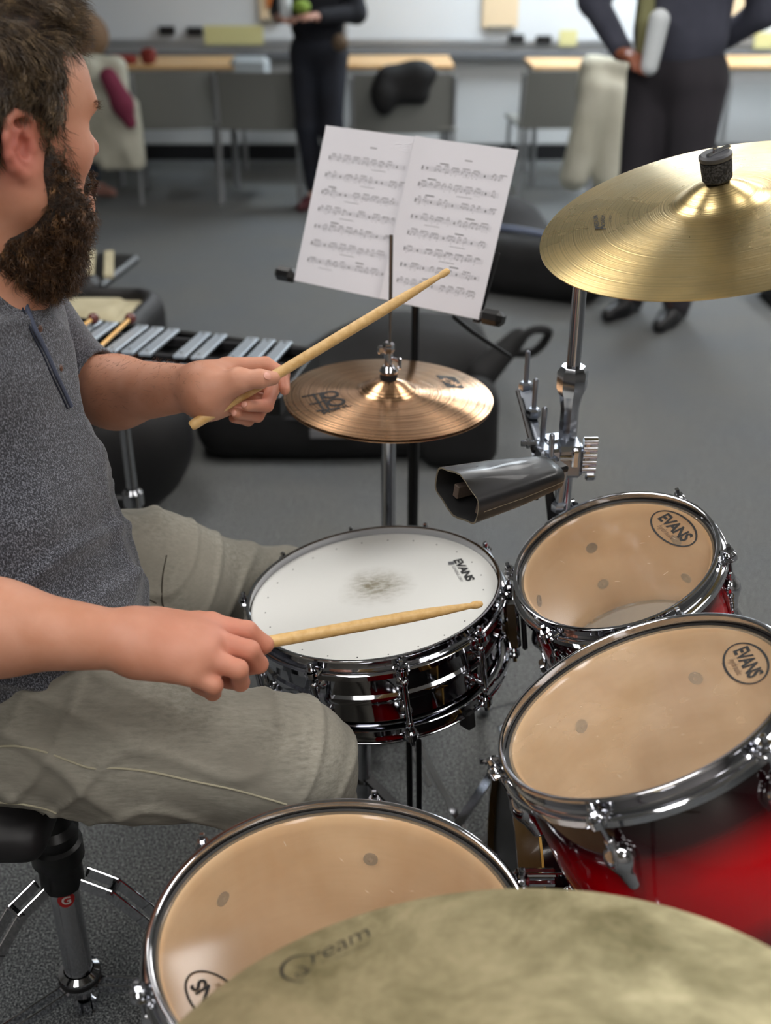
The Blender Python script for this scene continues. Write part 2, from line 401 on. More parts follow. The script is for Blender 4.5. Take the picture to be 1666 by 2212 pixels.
# ================================================================ drums and cymbals
def on_plane(M, x, y, z=0.):
    r = ray(x, y); n = M[:3, 2]; c = tp(M, (0, 0, z)); d = ((c-CAM)@n)/(r@n); return tp(inv(M), CAM+d*r)
def on_cyl(M, x, y, R):      # far inner wall of a cylinder along local z
    I = inv(M); o = tp(I, CAM); v = I[:3, :3]@ray(x, y); a = v[0]**2+v[1]**2; b = o[0]*v[0]+o[1]*v[1]; c = o[0]**2+o[1]**2-R*R
    q = b*b-a*c
    if q < 0: return None
    t = (-b+math.sqrt(q))/a; return o+t*v
INK = mat('black_ink', '#0a0808', .55)
def decal(name, parent, M, VF, p0, p1, zf, m=INK, dy=0., fit=True, sy=1., eps=.0005, label=None):
    V, Fs = VF; V = V.copy(); a = on_plane(M, *p0, zf(0) if callable(zf) else zf); b = on_plane(M, *p1, zf(0) if callable(zf) else zf)
    if callable(zf):
        a = on_plane(M, *p0, zf(np.hypot(a[0], a[1]))); b = on_plane(M, *p1, zf(np.hypot(b[0], b[1])))
    a, b = a[:2], b[:2]; L = np.linalg.norm(b-a); ux = (b-a)/L; uy = np.array([-ux[1], ux[0]])
    w = V[:, 0].max()-V[:, 0].min(); s = L/w; V[:, :2] *= s; V[:, 0] -= (V[:, 0].max()+V[:, 0].min())/2; V[:, 1] = V[:, 1]*sy+dy*L
    c = (a+b)/2; W = np.zeros_like(V); W[:, :2] = c+V[:, :1]*ux+V[:, 1:2]*uy
    W[:, 2] = (np.array([zf(r) for r in np.hypot(W[:, 0], W[:, 1])]) if callable(zf) else zf)+eps
    o = mesh_obj(name, W, Fs, m, parent, 0)
    if label: o['label'] = label
    return o
def subdiv_planar(VF, n=1):
    V, Fs = VF; T = []
    for f in Fs:
        for i in range(1, len(f)-1): T.append((f[0], f[i], f[i+1]))
    V = [np.array(v) for v in V]
    for _ in range(n):
        mid = {}; out = []
        def g(a, b):
            k = (min(a, b), max(a, b))
            if k not in mid: mid[k] = len(V); V.append((V[a]+V[b])/2)
            return mid[k]
        for a, b, c in T:
            x, y, z = g(a, b), g(b, c), g(c, a); out += [(a, x, z), (x, b, y), (z, y, c), (x, y, z)]
        T = out
    return np.array(V), T

# head film: clear plastic that lets the wooden shell show through
def film(name, haze, col, rough=.12):
    m = bpy.data.materials.new(name); m.use_nodes = True; nt = m.node_tree; nt.nodes.clear(); N = nt.nodes.new
    tr = N('ShaderNodeBsdfTransparent'); tr.inputs[0].default_value = (.97, .95, .92, 1); df = N('ShaderNodeBsdfDiffuse'); df.inputs[0].default_value = lin(col)
    gl = N('ShaderNodeBsdfGlossy'); gl.inputs['Roughness'].default_value = rough; lw = N('ShaderNodeLayerWeight'); lw.inputs[0].default_value = .5; pw = N('ShaderNodeMath'); pw.operation = 'POWER'; pw.inputs[1].default_value = 4.5; fr = N('ShaderNodeMath'); fr.operation = 'MULTIPLY_ADD'; fr.inputs[1].default_value = .9; fr.inputs[2].default_value = .045; nt.links.new(lw.outputs['Facing'], pw.inputs[0]); nt.links.new(pw.outputs[0], fr.inputs[0])
    m1 = N('ShaderNodeMixShader'); m2 = N('ShaderNodeMixShader'); o = N('ShaderNodeOutputMaterial'); tc = N('ShaderNodeTexCoord'); nz = N('ShaderNodeTexNoise'); nz.inputs['Scale'].default_value = 14; nz.inputs['Detail'].default_value = 6
    rp = N('ShaderNodeMapRange'); rp.inputs[1].default_value = .35; rp.inputs[2].default_value = .7; rp.inputs[3].default_value = haze*.8; rp.inputs[4].default_value = haze*1.3
    L = nt.links.new; L(tc.outputs['Object'], nz.inputs[0]); L(nz.outputs[0], rp.inputs[0]); L(rp.outputs[0], m1.inputs[0]); L(tr.outputs[0], m1.inputs[1]); L(df.outputs[0], m1.inputs[2])
    L(fr.outputs[0], m2.inputs[0]); L(m1.outputs[0], m2.inputs[1]); L(gl.outputs[0], m2.inputs[2]); L(m2.outputs[0], o.inputs[0]); return m
FILM = film('clear_drumhead_film', .22, '#e6c9a6'); FILM12 = film('clear_drumhead_film_hazy', .34, '#e6c9a6'); FILM2 = film('clear_bottom_head_film', .1, '#d8d0c4')
# maple shell inside
m = mat('maple_ply_inside', '#e0b483', .45, 0, .15); t = NT(m); co = t.coord('Object', (1, 1, .25))
n = t.n('ShaderNodeTexNoise', Scale=9, Detail=5, Distortion=.6); t.l(co, n.inputs['Vector']); n2 = t.n('ShaderNodeTexNoise', Scale=60, Detail=3); t.l(t.coord('Object', (.3, .3, 3)), n2.inputs['Vector'])
t.l(t.mixc(t.math('MULTIPLY', n2.outputs[0], .35), t.ramp(n.outputs[0], [(.3, '#e0b684'), (.7, '#f4d8b0')]), '#d4a674'), t.b.inputs['Base Color']); MAPLE = m
# red sunburst lacquer: black at both ends of the shell, red in the middle
def burst(name, depth):
    m = mat(name, '#a00008', .12, 0, 1.0); t = NT(m); co = t.coord('Object'); sp = t.n('ShaderNodeSeparateXYZ'); t.l(co, sp.inputs[0])
    nz = t.n('ShaderNodeTexNoise', Scale=7, Detail=2); t.l(co, nz.inputs['Vector'])
    z = t.math('ADD', t.math('DIVIDE', t.math('MULTIPLY', sp.outputs[2], -1.), depth), t.math('MULTIPLY', t.math('SUBTRACT', nz.outputs[0], .5), .12))
    t.l(t.ramp(z, [(.10, '#0a0406'), (.24, '#2a0208'), (.42, '#b8000c'), (.62, '#c8000e'), (.80, '#3a0108'), (.95, '#0a0406')]), t.b.inputs['Base Color']); return m
def hoop_profile(R, z0=0., s=1, e1=.0065, drop=.028):
    # triple flanged: rolled lip, collar, flange with turned-down edge (closed section)
    q = [(R-.0058, -.0012), (R-.0035, 0), (R-.0005, -.0006), (R+.0003, -.0028), (R-.001, -.0042), (R-.0030, -.0046), (R-.0036, -.0062), (R-.0036, -.0155), (R-.0015, -.0178), (R+e1-.002, -.0185), (R+e1, -.0205), (R+e1, -drop), (R+e1-.0018, -drop), (R+e1-.0018, -.0215), (R-.0035, -.0205), (R-.0058, -.0175)]
    return [(r, z0+s*z) for r, z in q]
def lug_sdf():
    S = SDF(); S.ell((.009, 0, -.006), (.012, .014, .015), .004); S.cone((.008, 0, -.008), (.006, 0, -.042), .0135, .0075, .010); S.cone((.013, 0, .006), (.013, 0, .016), .0062, .0055, .004)
    return S
LUGV, LUGQ = surface(lug_sdf(), (-.01, -.02, -.06), (.035, .02, .03), .0013)
LUGME = None
def lug_obj(parent, ang, r, z, flip=False, name='lug'):
    global LUGME
    if LUGME is None:
        o = mesh_obj(name, LUGV, LUGQ, CHROME, parent, 0); LUGME = o.data
    else: o = link(bpy.data.objects.new(name, LUGME), parent)
    M = np.eye(4); M[:3, :3] = rotz(ang)@(np.diag([1, 1, -1.]) if flip else np.eye(3)); M[:3, 3] = rotz(ang)@np.array([r, 0, z]); o.matrix_basis = Matrix(M.tolist()); return o
def rod(parent, ang, r, z0, z1, head=True, name='tension_rod', thick=.0028, lean=0.):
    f = MB(); R = rotz(ang); a = R@np.array([r, 0, z0]); b = R@np.array([r-lean, 0, z1])
    f.cyl(a, b, thick, n=10)
    u = (a-b)/np.linalg.norm(a-b)
    f.box(a+u*.006, (.0062, .0062, .010), frame(u), .001); f.cyl(a-u*.0005, a+u*.002, .0062, n=14); f.turned(a-u*.006, a, [(1e-4, 0), (.0075, .1), (.009, .6), (.0065, 1), (1e-4, 1)], 14)
    return build(name, f, CHROME, parent)
def ear(mb, ang, R, z=-.017):
    Rz = rotz(ang); mb.box(Rz@np.array([R+.005, 0, z]), (.018, .022, .0045), Rz, .002); mb.cyl(Rz@np.array([R+.010, 0, z-.004]), Rz@np.array([R+.010, 0, z+.004]), .0085, n=16)
def disc(R, z, rings=10, n=96): return MB().lathe([(1e-5+R*i/rings, z) for i in range(rings+1)], n)
def lug_angle(M, px, R):
    p = on_cyl(M, px[0], px[1], R); return math.atan2(p[1], p[0]), p[2]

def tom(name, label, c, nrm, R, depth, apx, shellmat, nl=6, group='maple toms with clear heads', below=True):
    M = pose(c, nrm); g = thing(name, label, 'drum', Matrix(M.tolist()), group); Rs = R-.0075
    sh = MB().lathe([(Rs-.007, -.0165), (Rs-.004, -.0135), (Rs, -.017), (Rs, -depth+.004), (Rs-.004, -depth), (Rs-.007, -depth+.004)], 96, closed=True)
    build('shell', MB().lathe([(Rs-.0045, -.0138), (Rs, -.017), (Rs, -depth+.017), (Rs-.0045, -depth+.0138)], 96), shellmat, g, 60)
    build('shell_lining', MB().lathe([(Rs-.0045, -.0138), (Rs-.0075, -.0165), (Rs-.0078, -.03), (Rs-.0078, -depth+.03), (Rs-.0075, -depth+.0165), (Rs-.0045, -depth+.0138)], 96), MAPLE, g, 60)
    hd = build('drumhead', disc(R-.0062, -.0125), FILM12 if .15 < R < .17 else FILM, g); build('flesh_hoop', MB().lathe([(R-.0062, -.0105), (R-.0062, -.016), (Rs+.0002, -.0165), (R-.009, -.012)], 96, closed=True), mat('flesh_hoop_black', '#15120f', .5), g)
    h = MB().lathe(hoop_profile(R), 128, closed=True); a0, lz = lug_angle(M, apx, Rs-.008); angs = [a0+TAU*i/nl for i in range(nl)]
    for a in angs: ear(h, a, R)
    build('hoop', h, CHROME, g, 40)
    if below:
        h2 = MB().lathe(hoop_profile(R, -depth, -1), 96, closed=True)
        for a in angs: ear(h2, a, R, -depth+.017)
        build('bottom_hoop', h2, CHROME, g, 40); build('bottom_drumhead', disc(R-.0062, -depth+.0125), FILM2, g)
    for i, a in enumerate(angs):
        for fl in ((False, True) if below else (False,)):
            z = -.062 if not fl else -depth+.062
            l = lug_obj(g, a, Rs-.001, z, fl); rd = rod(g, a, R+.0095 if not fl else R+.0095, -.008 if not fl else -depth+.008, z+(.008 if not fl else -.008), lean=.004); rd.parent = l
            rd.matrix_parent_inverse = l.matrix_basis.inverted()
            w = MB(); Rz = rotz(a); p = Rz@np.array([Rs-.0078, 0, lz if not fl else -depth-lz]); q = Rz@np.array([Rs-.0100, 0, lz if not fl else -depth-lz])
            w.cyl(p, q, .0085, n=20); w.sphere(q, .003, 8); build('lug_bolt', w, mat('zinc_washer', '#6d625c', .4, .5), g)
    return g, M, Rs, angs
def evans_oval(g, M, p0, p1, z, small='hydraulic', label=None):
    V, Fs = subdiv_planar(text_mesh('EVANS', 1, .035, 0, .93)); o = decal('brand_lettering', g, M, (V, Fs), p0, p1, z)
    a = on_plane(M, *p0, z)[:2]; b = on_plane(M, *p1, z)[:2]; L = np.linalg.norm(b-a)
    rv, rf = ringpoly(.70, .36, .042, 64); rv = np.array(rv); mid = ((p0[0]+p1[0])/2, (p0[1]+p1[1])/2)
    rv2 = rv*L; ux = (b-a)/L; uy = np.array([-ux[1], ux[0]]); W = np.zeros_like(rv2); W[:, :2] = (a+b)/2+rv2[:, :1]*ux+rv2[:, 1:2]*uy-uy*L*.03; W[:, 2] = z+.0006
    mesh_obj('logo_ring', W, rf, INK, g, 0)
    V, Fs = text_mesh(small, 1, .0, .2); decal('model_lettering', g, M, (V, Fs), (p0[0]*.78+p1[0]*.22, p0[1]*.78+p1[1]*.22), (p0[0]*.22+p1[0]*.78, p0[1]*.22+p1[1]*.78), z, mat('grey_ink', '#5a4636', .6), dy=-.36)

def scratches(g, R, z, n, seed, spread=1.):
    r = np.random.default_rng(seed); f = MB()
    for i in range(n):
        a = r.random()*TAU; q = R*(.25+.65*r.random()); c = np.array([q*math.cos(a), q*math.sin(a)]); w = -.5+r.normal()*.5; L = .003+.010*r.random(); d = np.array([math.cos(w), math.sin(w)])*L/2; nn = np.array([-d[1], d[0]])/np.linalg.norm(d)*.0003
        p = [c-d, c+nn, c+d, c-nn]; f.add([(x, y, z+.0007) for x, y in p], [(0, 1, 2, 3)])
    return build('scratch_mark', f, mat('scratch_white', '#d9c7ae', .6), g)
RED1 = burst('red_sunburst_small', .215); RED2 = burst('red_sunburst_medium', .30); RED3 = burst('red_sunburst_large', .34)
g10, M10, Rs10, A10 = tom('rack_tom', 'smallest tom with a clear head, behind the middle tom and beside the snare drum', (.304, 1.2879, .7017), (-.339, -.127, .932), .139, .215, (1278, 1183), RED1)
evans_oval(g10, M10, (1431, 1115), (1486, 1166), -.0125); tag(scratches(g10, .12, -.0125, 9, 3), kind='stuff')
g12, M12, Rs12, A12 = tom('rack_tom', 'middle-sized tom with red sunburst shell at the right edge of the photo', (.271, .9622, .7135), (-.427, .143, .893), .164, .30, (1255, 1568), RED2)
evans_oval(g12, M12, (1598, 1402), (1633, 1462), -.0125); tag(scratches(g12, .14, -.0125, 12, 5), kind='stuff')
cF = (-.0431, .7784, .5797)
g14, M14, Rs14, A14 = tom('floor_tom', 'floor tom nearest the camera, partly covered by the large patinated cymbal', cF, (.003, .05, .999), .189, .345, (801, 1855), RED3, nl=6, group=None)
V, Fs = subdiv_planar(text_mesh('EVANS', 1, .035, 0, .93))
evans_oval(g14, M14, (505, 2207), (425, 2121), -.0125); tag(scratches(g14, .16, -.0125, 9, 8), kind='stuff')
for i, a in enumerate((A14[0]+.3, A14[0]+.3+TAU/3, A14[0]+.3+2*TAU/3)):
    f = MB(); R = rotz(a); f.cyl(R@np.array([.206, 0, -.20]), R@np.array([.206, 0, -.545]), .0055, n=10); f.cyl(R@np.array([.206, 0, -.545]), R@np.array([.206, 0, -.579]), .011, n=14)
    build('leg', f, CHROME, g14); build('leg_bracket', MB().box(R@np.array([.196, 0, -.235]), (.028, .036, .055), R, .006), CHROME, g14)

# ---- rack arms of the two small toms down to the bass drum
def arm(g, M, ang, Rs, zl, target):
    I = inv(M); R = rotz(ang); p = R@np.array([Rs+.004, 0, zl]); b = MB().box(p+R@np.array([.010, 0, 0]), (.024, .05, .06), R, .006); build('mount_bracket', b, CHROME, g)
    f = MB(); t_ = tp(I, target); a = p+R@np.array([.024, 0, 0]); mid = a+R@np.array([.03, 0, -.01]); f.tube(bez([a-R@np.array([.01, 0, 0]), a, mid, (mid+t_)/2+R@np.array([.012, 0, 0]), t_], 6), .0055, 12); build('mount_rod', f, CHROME, g)
MT = np.array([.40, 1.125, .56])
def ang_to(M, tgt):
    q = tp(inv(M), tgt); return math.atan2(q[1], q[0])
arm(g10, M10, ang_to(M10, MT), Rs10, -.11, MT+np.array([.0, .03, .06])); arm(g12, M12, ang_to(M12, MT), Rs12, -.12, MT+np.array([0, -.03, .06]))

# ---- bass drum (axis along x)
kc = (.157, 1.06, .244); MK = pose(kc, (-1, 0, 0), (0, 0, 1)); gk = thing('bass_drum', 'dark bass drum under the two small toms, its brown hoop edge showing', 'drum', Matrix(MK.tolist())); RK = .236
WOODH = noisy('brown_hoop_lacquer', '#3a2a10', '#47341a', 6, .25, coat=.5, stretch=(1, 1, 8)); GOLD = mat('gold_inlay', '#c59a4a', .3, .4)
for nm, z0, s in (('batter_hoop', 0, -1), ('front_hoop', -.46, 1)):
    o = build(nm, MB().lathe([(RK-.010, z0), (RK, z0), (RK, z0+s*.027), (RK-.010, z0+s*.027)], 96, closed=True), WOODH, gk, 30)
    o2 = build('inlay', MB().lathe([(RK+.0004, z0+s*.0275), (RK+.0012, z0+s*.0275), (RK+.0012, z0+s*.0305), (RK-.008, z0+s*.0305), (RK-.008, z0+s*.0275)], 96, closed=True), GOLD, o, 30)
build('shell', MB().lathe([(.220, -.012), (.220, -.448)], 96), SBLK, gk); build('batter_head', disc(.2245, -.010), mat('black_batter_head', '#100f0f', .4), gk); build('front_head', disc(.2245, -.450), mat('black_head', '#0c0c0e', .3), gk)
for i in range(8):
    a = TAU*(i+.42)/8; R = rotz(a); f = MB(); f.box(R@np.array([.2415, 0, -.020]), (.006, .022, .044), R, .002); f.box(R@np.array([.234, 0, .003]), (.016, .022, .005), R, .002); cl = build('claw', f, CHROME, gk)
    rd = MB(); rd.cyl(R@np.array([.250, 0, .012]), R@np.array([.250, 0, -.11]), .003, n=8); rd.box(R@np.array([.250, 0, .012]), (.007, .007, .012), R, .001); build('tension_rod', rd, CHROME, cl)
    lg = MB(); lg.box(R@np.array([.232, 0, -.12]), (.030, .024, .045), R, .007); lg.cyl(R@np.array([.250, 0, -.09]), R@np.array([.250, 0, -.15]), .009, n=14); build('lug', lg, CHROME, gk)
f = MB(); pm = tp(inv(MK), (MT[0], MT[1], .47)); pt = tp(inv(MK), (MT[0], MT[1], .68)); f.cyl(pm, pt, .014, n=20); f.box(pm, (.03, .07, .09), None, .008); build('tom_holder', f, CHROME, gk)
for sy in (-1, 1):
    f = MB(); a = tp(inv(MK), (.52, 1.05+sy*.22, .16)); b = tp(inv(MK), (.56, 1.05+sy*.33, .012)); f.cyl(a, b, .006, n=10); f.cyl(b+(b-a)*0, b+(a-b)*.12, .010, n=12); build('spur', f, CHROME, gk)

# ---- snare drum
cS = (-.0184, 1.3828, .5963); nS = (-.122, .007, .993); MS = pose(cS, nS); gs = thing('snare_drum', 'chrome snare drum with a worn white coated head between the drummer\'s knees', 'drum', Matrix(MS.tolist())); RS = .187; DS = .140
m = mat('coated_snare_head', '#dfe0db', .55); t = NT(m); st = on_plane(MS, 812, 1268, -.0125)
ln = t.n('ShaderNodeVectorMath', operation='LENGTH'); mp = t.coord('Object', (1, 1, 1), (-st[0], -st[1], .0125)); t.l(mp, ln.inputs[0])
nz = t.n('ShaderNodeTexNoise', Scale=85, Detail=8, Roughness=.75); t.l(t.coord('Object', (.7, 1.6, 1)), nz.inputs['Vector']); nb = t.n('ShaderNodeTexNoise', Scale=16, Detail=3); t.l(t.coord('Object'), nb.inputs['Vector'])
rad = t.math('ADD', ln.outputs['Value'], t.math('MULTIPLY', t.math('SUBTRACT', nb.outputs[0], .5), .05)); core = t.ramp(rad, [(.010, 1.), (.062, 0.)])
spk = t.ramp(t.math('ADD', nz.outputs[0], t.math('MULTIPLY', core, .12)), [(.50, 0.), (.68, 1.)]); fac = t.math('MULTIPLY', core, t.math('ADD', t.math('MULTIPLY', spk, .55), .34))
t.l(t.mixc(fac, '#d6d7d3', '#675e40'), t.b.inputs['Base Color']); SNH = m
NICK = mat('snare_chrome', '#b9babf', .05, 1)
hd = build('drumhead', disc(RS-.006, -.0125), SNH, gs)
Rq = RS-.0085; H = DS
pr = [(Rq-.002, -.014), (Rq, -.017), (Rq, -.026), (Rq+.0012, -.030), (Rq, -.034), (Rq, -H/2+.008), (Rq+.004, -H/2+.0045), (Rq+.0045, -H/2), (Rq+.004, -H/2-.0045), (Rq, -H/2-.008), (Rq, -H+.034), (Rq+.0012, -H+.030), (Rq, -H+.026), (Rq, -H+.017)]
build('shell', MB().lathe(pr, 160), NICK, gs, 40)
aL, _ = lug_angle(MS, (868, 1440), 0) if False else (0, 0)
pp = on_plane(MS, 868, 1448, -.02); aL = math.atan2(pp[1], pp[0]); AS = [aL+TAU*i/10 for i in range(10)]
h = MB().lathe(hoop_profile(RS), 160, closed=True); h2 = MB().lathe(hoop_profile(RS, -H, -1), 160, closed=True)
for a in AS: ear(h, a, RS); ear(h2, a, RS, -H+.017)
build('hoop', h, NICK, gs, 40); build('bottom_hoop', h2, NICK, gs, 40); build('bottom_drumhead', disc(RS-.006, -H+.0125), FILM2, gs)
for a in AS:
    R = rotz(a); f = MB(); rr = RS+.0095
    f.cyl(R@np.array([rr, 0, -.036]), R@np.array([rr, 0, -H+.036]), .0045, n=14)
    for z in (-.036, -H+.036): f.sphere(R@np.array([rr, 0, z]), .0062, 12)
    for z in (-.046, -H+.046):
        f.turned(R@np.array([Rq-.001, 0, z]), R@np.array([rr, 0, z]), [(.0085, 0), (.0085, .12), (.0045, .3), (.004, .6), (.006, .8), (.006, 1.1)], 14)
    l = build('tube_lug', f, NICK, gs)
    for s, z in ((1, 0), (-1, -H)):
        f = MB(); f.cyl(R@np.array([rr, 0, z-s*.006]), R@np.array([rr, 0, z-s*.04]), .0026, n=8); f.box(R@np.array([rr, 0, z-s*.005]), (.006, .006, .010), R, .001); f.cyl(R@np.array([rr, 0, z-s*.009]), R@np.array([rr, 0, z-s*.0115]), .0065, n=14); f.turned(R@np.array([rr, 0, z-s*.012]), R@np.array([rr, 0, z-s*.024]), [(1e-4, 0), (.008, .1), (.0085, .5), (.004, 1)], 14)
        build('tension_rod', f, NICK, l)
# strainer on the side of the little tom
a = math.radians(-6); R = rotz(a); f = MB(); f.box(R@np.array([RS+.010, 0, -H/2]), (.022, .030, .085), R, .005); f.cyl(R@np.array([RS+.014, 0, -.035]), R@np.array([RS+.014, 0, -.015]), .007, n=12); so = build('strainer', f, NICK, gs)
build('lever', MB().box(R@np.array([RS+.026, .004, -H/2-.01]), (.008, .018, .075), R@frame((0, .3, 1)), .003), BLK, so)
V, Fs = subdiv_planar(text_mesh('EVANS', 1, .045, 0, .9)); decal('brand_lettering', gs, MS, (V, Fs), (987, 1209), (1017, 1255), -.0125, sy=.72)
V, Fs = text_mesh('GENERA DRY', 1, 0, 0); decal('model_lettering', gs, MS, (V, Fs), (979, 1223), (998, 1257), -.0125, mat('soft_grey_ink', '#55565a', .6), sy=.8)
f = MB(); q = on_plane(MS, 975, 1217, -.0125); f.box((q[0], q[1], -.0119), (.009, .009, .0002)); build('square_mark', f, mat('soft_grey_ink'), gs)
f = MB()
for i in range(24):
    a = TAU*(i+.5)/24; f.cyl((.160*math.cos(a), .160*math.sin(a), -.0124), (.160*math.cos(a), .160*math.sin(a), -.0121), .0011, n=8)
tag(build('vent_hole', f, INK, gs), kind='stuff')

# ---- cymbals
def cymat(name, c1, c2, rough, groove, gs_, patina=0., aniso=.7, gb=.5):
    m = mat(name, c1, rough, 1.); t = NT(m); co = t.coord('Object'); ln = t.n('ShaderNodeVectorMath', operation='LENGTH'); mp = t.coord('Object', (1, 1, 0)); t.l(mp, ln.inputs[0])
    n = t.n('ShaderNodeTexNoise', noise_dimensions='1D', Scale=1.0, Detail=2.0, Roughness=.6); t.l(t.math('MULTIPLY', ln.outputs['Value'], groove), n.inputs['W'])
    n2 = t.n('ShaderNodeTexNoise', Scale=9, Detail=6, Roughness=.65, Distortion=.4); t.l(co, n2.inputs['Vector'])
    base = t.mixc(t.ramp(n2.outputs[0], [(.34, 0.), (.66, 1.)]), c1, c2); g1 = t.ramp(n.outputs[0], [(.38, .0), (.5, 1.)])
    base = t.mixc(t.math('MULTIPLY', t.math('SUBTRACT', 1., g1), gs_), base, '#3a2a18')
    t.l(base, t.b.inputs['Base Color'])
    t.l(t.ramp(n2.outputs[0], [(.3, rough+.10+patina), (.7, rough-.03+patina*.5)]), t.b.inputs['Roughness'])
    t.b.inputs['Anisotropic'].default_value = aniso; tn = t.n('ShaderNodeTangent', direction_type='RADIAL', axis='Z'); t.l(tn.outputs[0], t.b.inputs['Tangent'])
    t.b.inputs['Anisotropic Rotation'].default_value = .25; t.bump(n.outputs[0], gb, .0006); return m
def cymbal(name, label, c, nrm, R, bow, bell, rb, m, group=None):
    M = pose(c, nrm); g = thing(name, label, 'cymbal', Matrix(M.tolist()), group)
    def zf(r):
        b = bow*(1-(min(r, R)/R)**1.7); q = 0. if r >= rb else bell*(1-(r/rb)**2.2)**1.0
        e = .006; 
        if abs(r-rb) < e*1.6: u = (r-(rb-e*1.6))/(e*3.2); ql = bell*(1-((rb-e*1.6)/rb)**2.2); q = ql*(1-u)**2
        return b+q
    rs = [.0055]+list(np.linspace(.008, rb+.012, 26))+list(np.linspace(rb+.016, R-.002, 40))+[R]
    top = [(r, zf(r)) for r in rs]; bot = [(r, zf(r)-.0012) for r in rs[::-1]]
    build('bronze_disc', MB().lathe(top+bot, 192, closed=True), m, g, 50); return g, M, zf
HATM = cymat('hihat_bronze', '#cf9f76', '#dfb58c', .20, 330, .55, 0, .82, .8); CRM_ = cymat('crash_bronze', '#dcc084', '#e8d29c', .26, 520, .22, 0, .7, .45); RIDM = cymat('patinated_bronze', '#7f7656', '#d2c49c', .40, 160, .03, .08, .35, .18)
gh, MH, zH = cymbal('hihat_cymbal', 'top hi-hat cymbal, copper coloured with a black logo, behind the snare drum', (.0049, 1.7102, .7633), (.024, -.014, 1.), .172, .012, .019, .047, HATM, 'pair of hi-hat cymbals')
c2 = np.array((.0049, 1.7102, .7633))-np.array([.024, -.014, 1.])*.007; gh2, _, _ = cymbal('hihat_cymbal', 'bottom hi-hat cymbal, turned upside down just under the upper one', c2, (-.024, .014, -1.), .1705, .012, .019, .047, HATM, 'pair of hi-hat cymbals')
gc, MC, zC = cymbal('crash_cymbal', 'shiny yellow crash cymbal on the boom stand at the upper right', (.3979, 1.3347, 1.1449), (-.251, -.135, .959), .216, .020, .020, .050, CRM_)
sc = .254/.28; cR = CAM+(np.array([.0762, .489, .7194])-CAM)*sc; gr, MR, zR = cymbal('ride_cymbal', 'large dull olive-bronze cymbal filling the bottom of the photo', cR, (-.122, .27, .955), .254, .012, .012, .050, RIDM)
# lettering on the cymbals
V, Fs = subdiv_planar(text_mesh('ream', 1, -.012, .45, .95), 2); decal('brand_lettering', gr, MR, (V, Fs), (664, 2070), (797, 2006), zR)
V, Fs = subdiv_planar(text_mesh('cymbals and gongs', 1, -.012, .3), 1); decal('small_lettering', gr, MR, (V, Fs), (722, 2068), (800, 2033), zR)
def stroke(parent, M, pts, w, zf, name='logo_stroke', m=INK):
    L = []; pts = [on_plane(M, *p, zf(np.hypot(*on_plane(M, *p, zf(.1))[:2])))[:2] for p in pts]; pts = np.array(bez([(a, b, 0) for a, b in pts], 8))[:, :2]
    T = np.gradient(pts, axis=0); T /= np.linalg.norm(T, axis=1)[:, None]; N = np.stack([-T[:, 1], T[:, 0]], 1); k = len(pts); s = np.linspace(0, 1, k); ww = (np.full(k, w) if np.isscalar(w) else np.interp(s, np.linspace(0, 1, len(w)), w))[:, None]/2
    f = lambda q: np.column_stack([q, [zf(r)+.0005 for r in np.hypot(q[:, 0], q[:, 1])]])
    return build(name, MB().strip(f(pts+N*ww), f(pts-N*ww)), m, parent, 0)
stroke(gr, MR, [(668, 2119), (640, 2120), (612, 2108), (610, 2086), (630, 2068), (662, 2062), (684, 2068)], [.0002, .0012, .0022, .0028, .0022, .001, .0002], zR)
stroke(gr, MR, [(636, 2090), (652, 2088), (664, 2094), (660, 2104), (648, 2110), (640, 2107), (644, 2100), (656, 2098), (666, 2101), (675, 2088)], [.0004, .0014, .001, .001, .0009, .0009, .001, .0004], zR)
for w_, a, b in (('MEDIUM', (1291, 497), (1287, 465)), ('CRASH', (1305, 491), (1302, 465)), ('17"/43cm', (1321, 483), (1318, 466))):
    V, Fs = subdiv_planar(text_mesh(w_, 1, .01 if len(w_) < 7 else 0, 0, .9), 1); decal('lettering', gc, MC, (V, Fs), a, b, zC, sy=.62)
V, Fs = subdiv_planar(text_mesh('A', 1, .02, .3), 2); decal('brand_initial', gc, MC, (V, Fs), (1301, 503), (1298, 493), zC)
# hi-hat logo: bars and two lobes, and the lettering under it
def lobe(c, r, w=.0042):
    x, y = c; a = on_plane(MH, x, y, zH(.12))[:2]; V = []; Fs = []; n = 40
    for i in range(n):
        t_ = TAU*i/n; V += [(a[0]+r[0]*math.cos(t_), a[1]+r[1]*math.sin(t_)), (a[0]+(r[0]-w)*math.cos(t_), a[1]+(r[1]-w)*math.sin(t_))]
    V = [(p, q, zH(math.hypot(p, q))+.0005) for p, q in V]; Fs = [(2*i, 2*((i+1) % n), 2*((i+1) % n)+1, 2*i+1) for i in range(n)]; mesh_obj('logo_ring', V, Fs, INK, gh, 0)
lobe((713, 855), (.0150, .0150), .0060); lobe((726, 871), (.0155, .0150), .0060)
for pts, w in (([(652, 858), (672, 854), (700, 848)], .0042), ([(668, 874), (684, 871), (706, 864)], .0042), ([(683, 889), (706, 886), (732, 883)], .0046), ([(676, 851), (686, 866), (700, 887)], .0040), ([(690, 849), (698, 864), (712, 885)], .0040)): stroke(gh, MH, pts, w, zH)
V, Fs = subdiv_planar(text_mesh('MEINL', 1, .02, 0, 1.), 1); decal('brand_lettering', gh, MH, (V, Fs), (697, 898), (757, 880), zH, sy=.8)
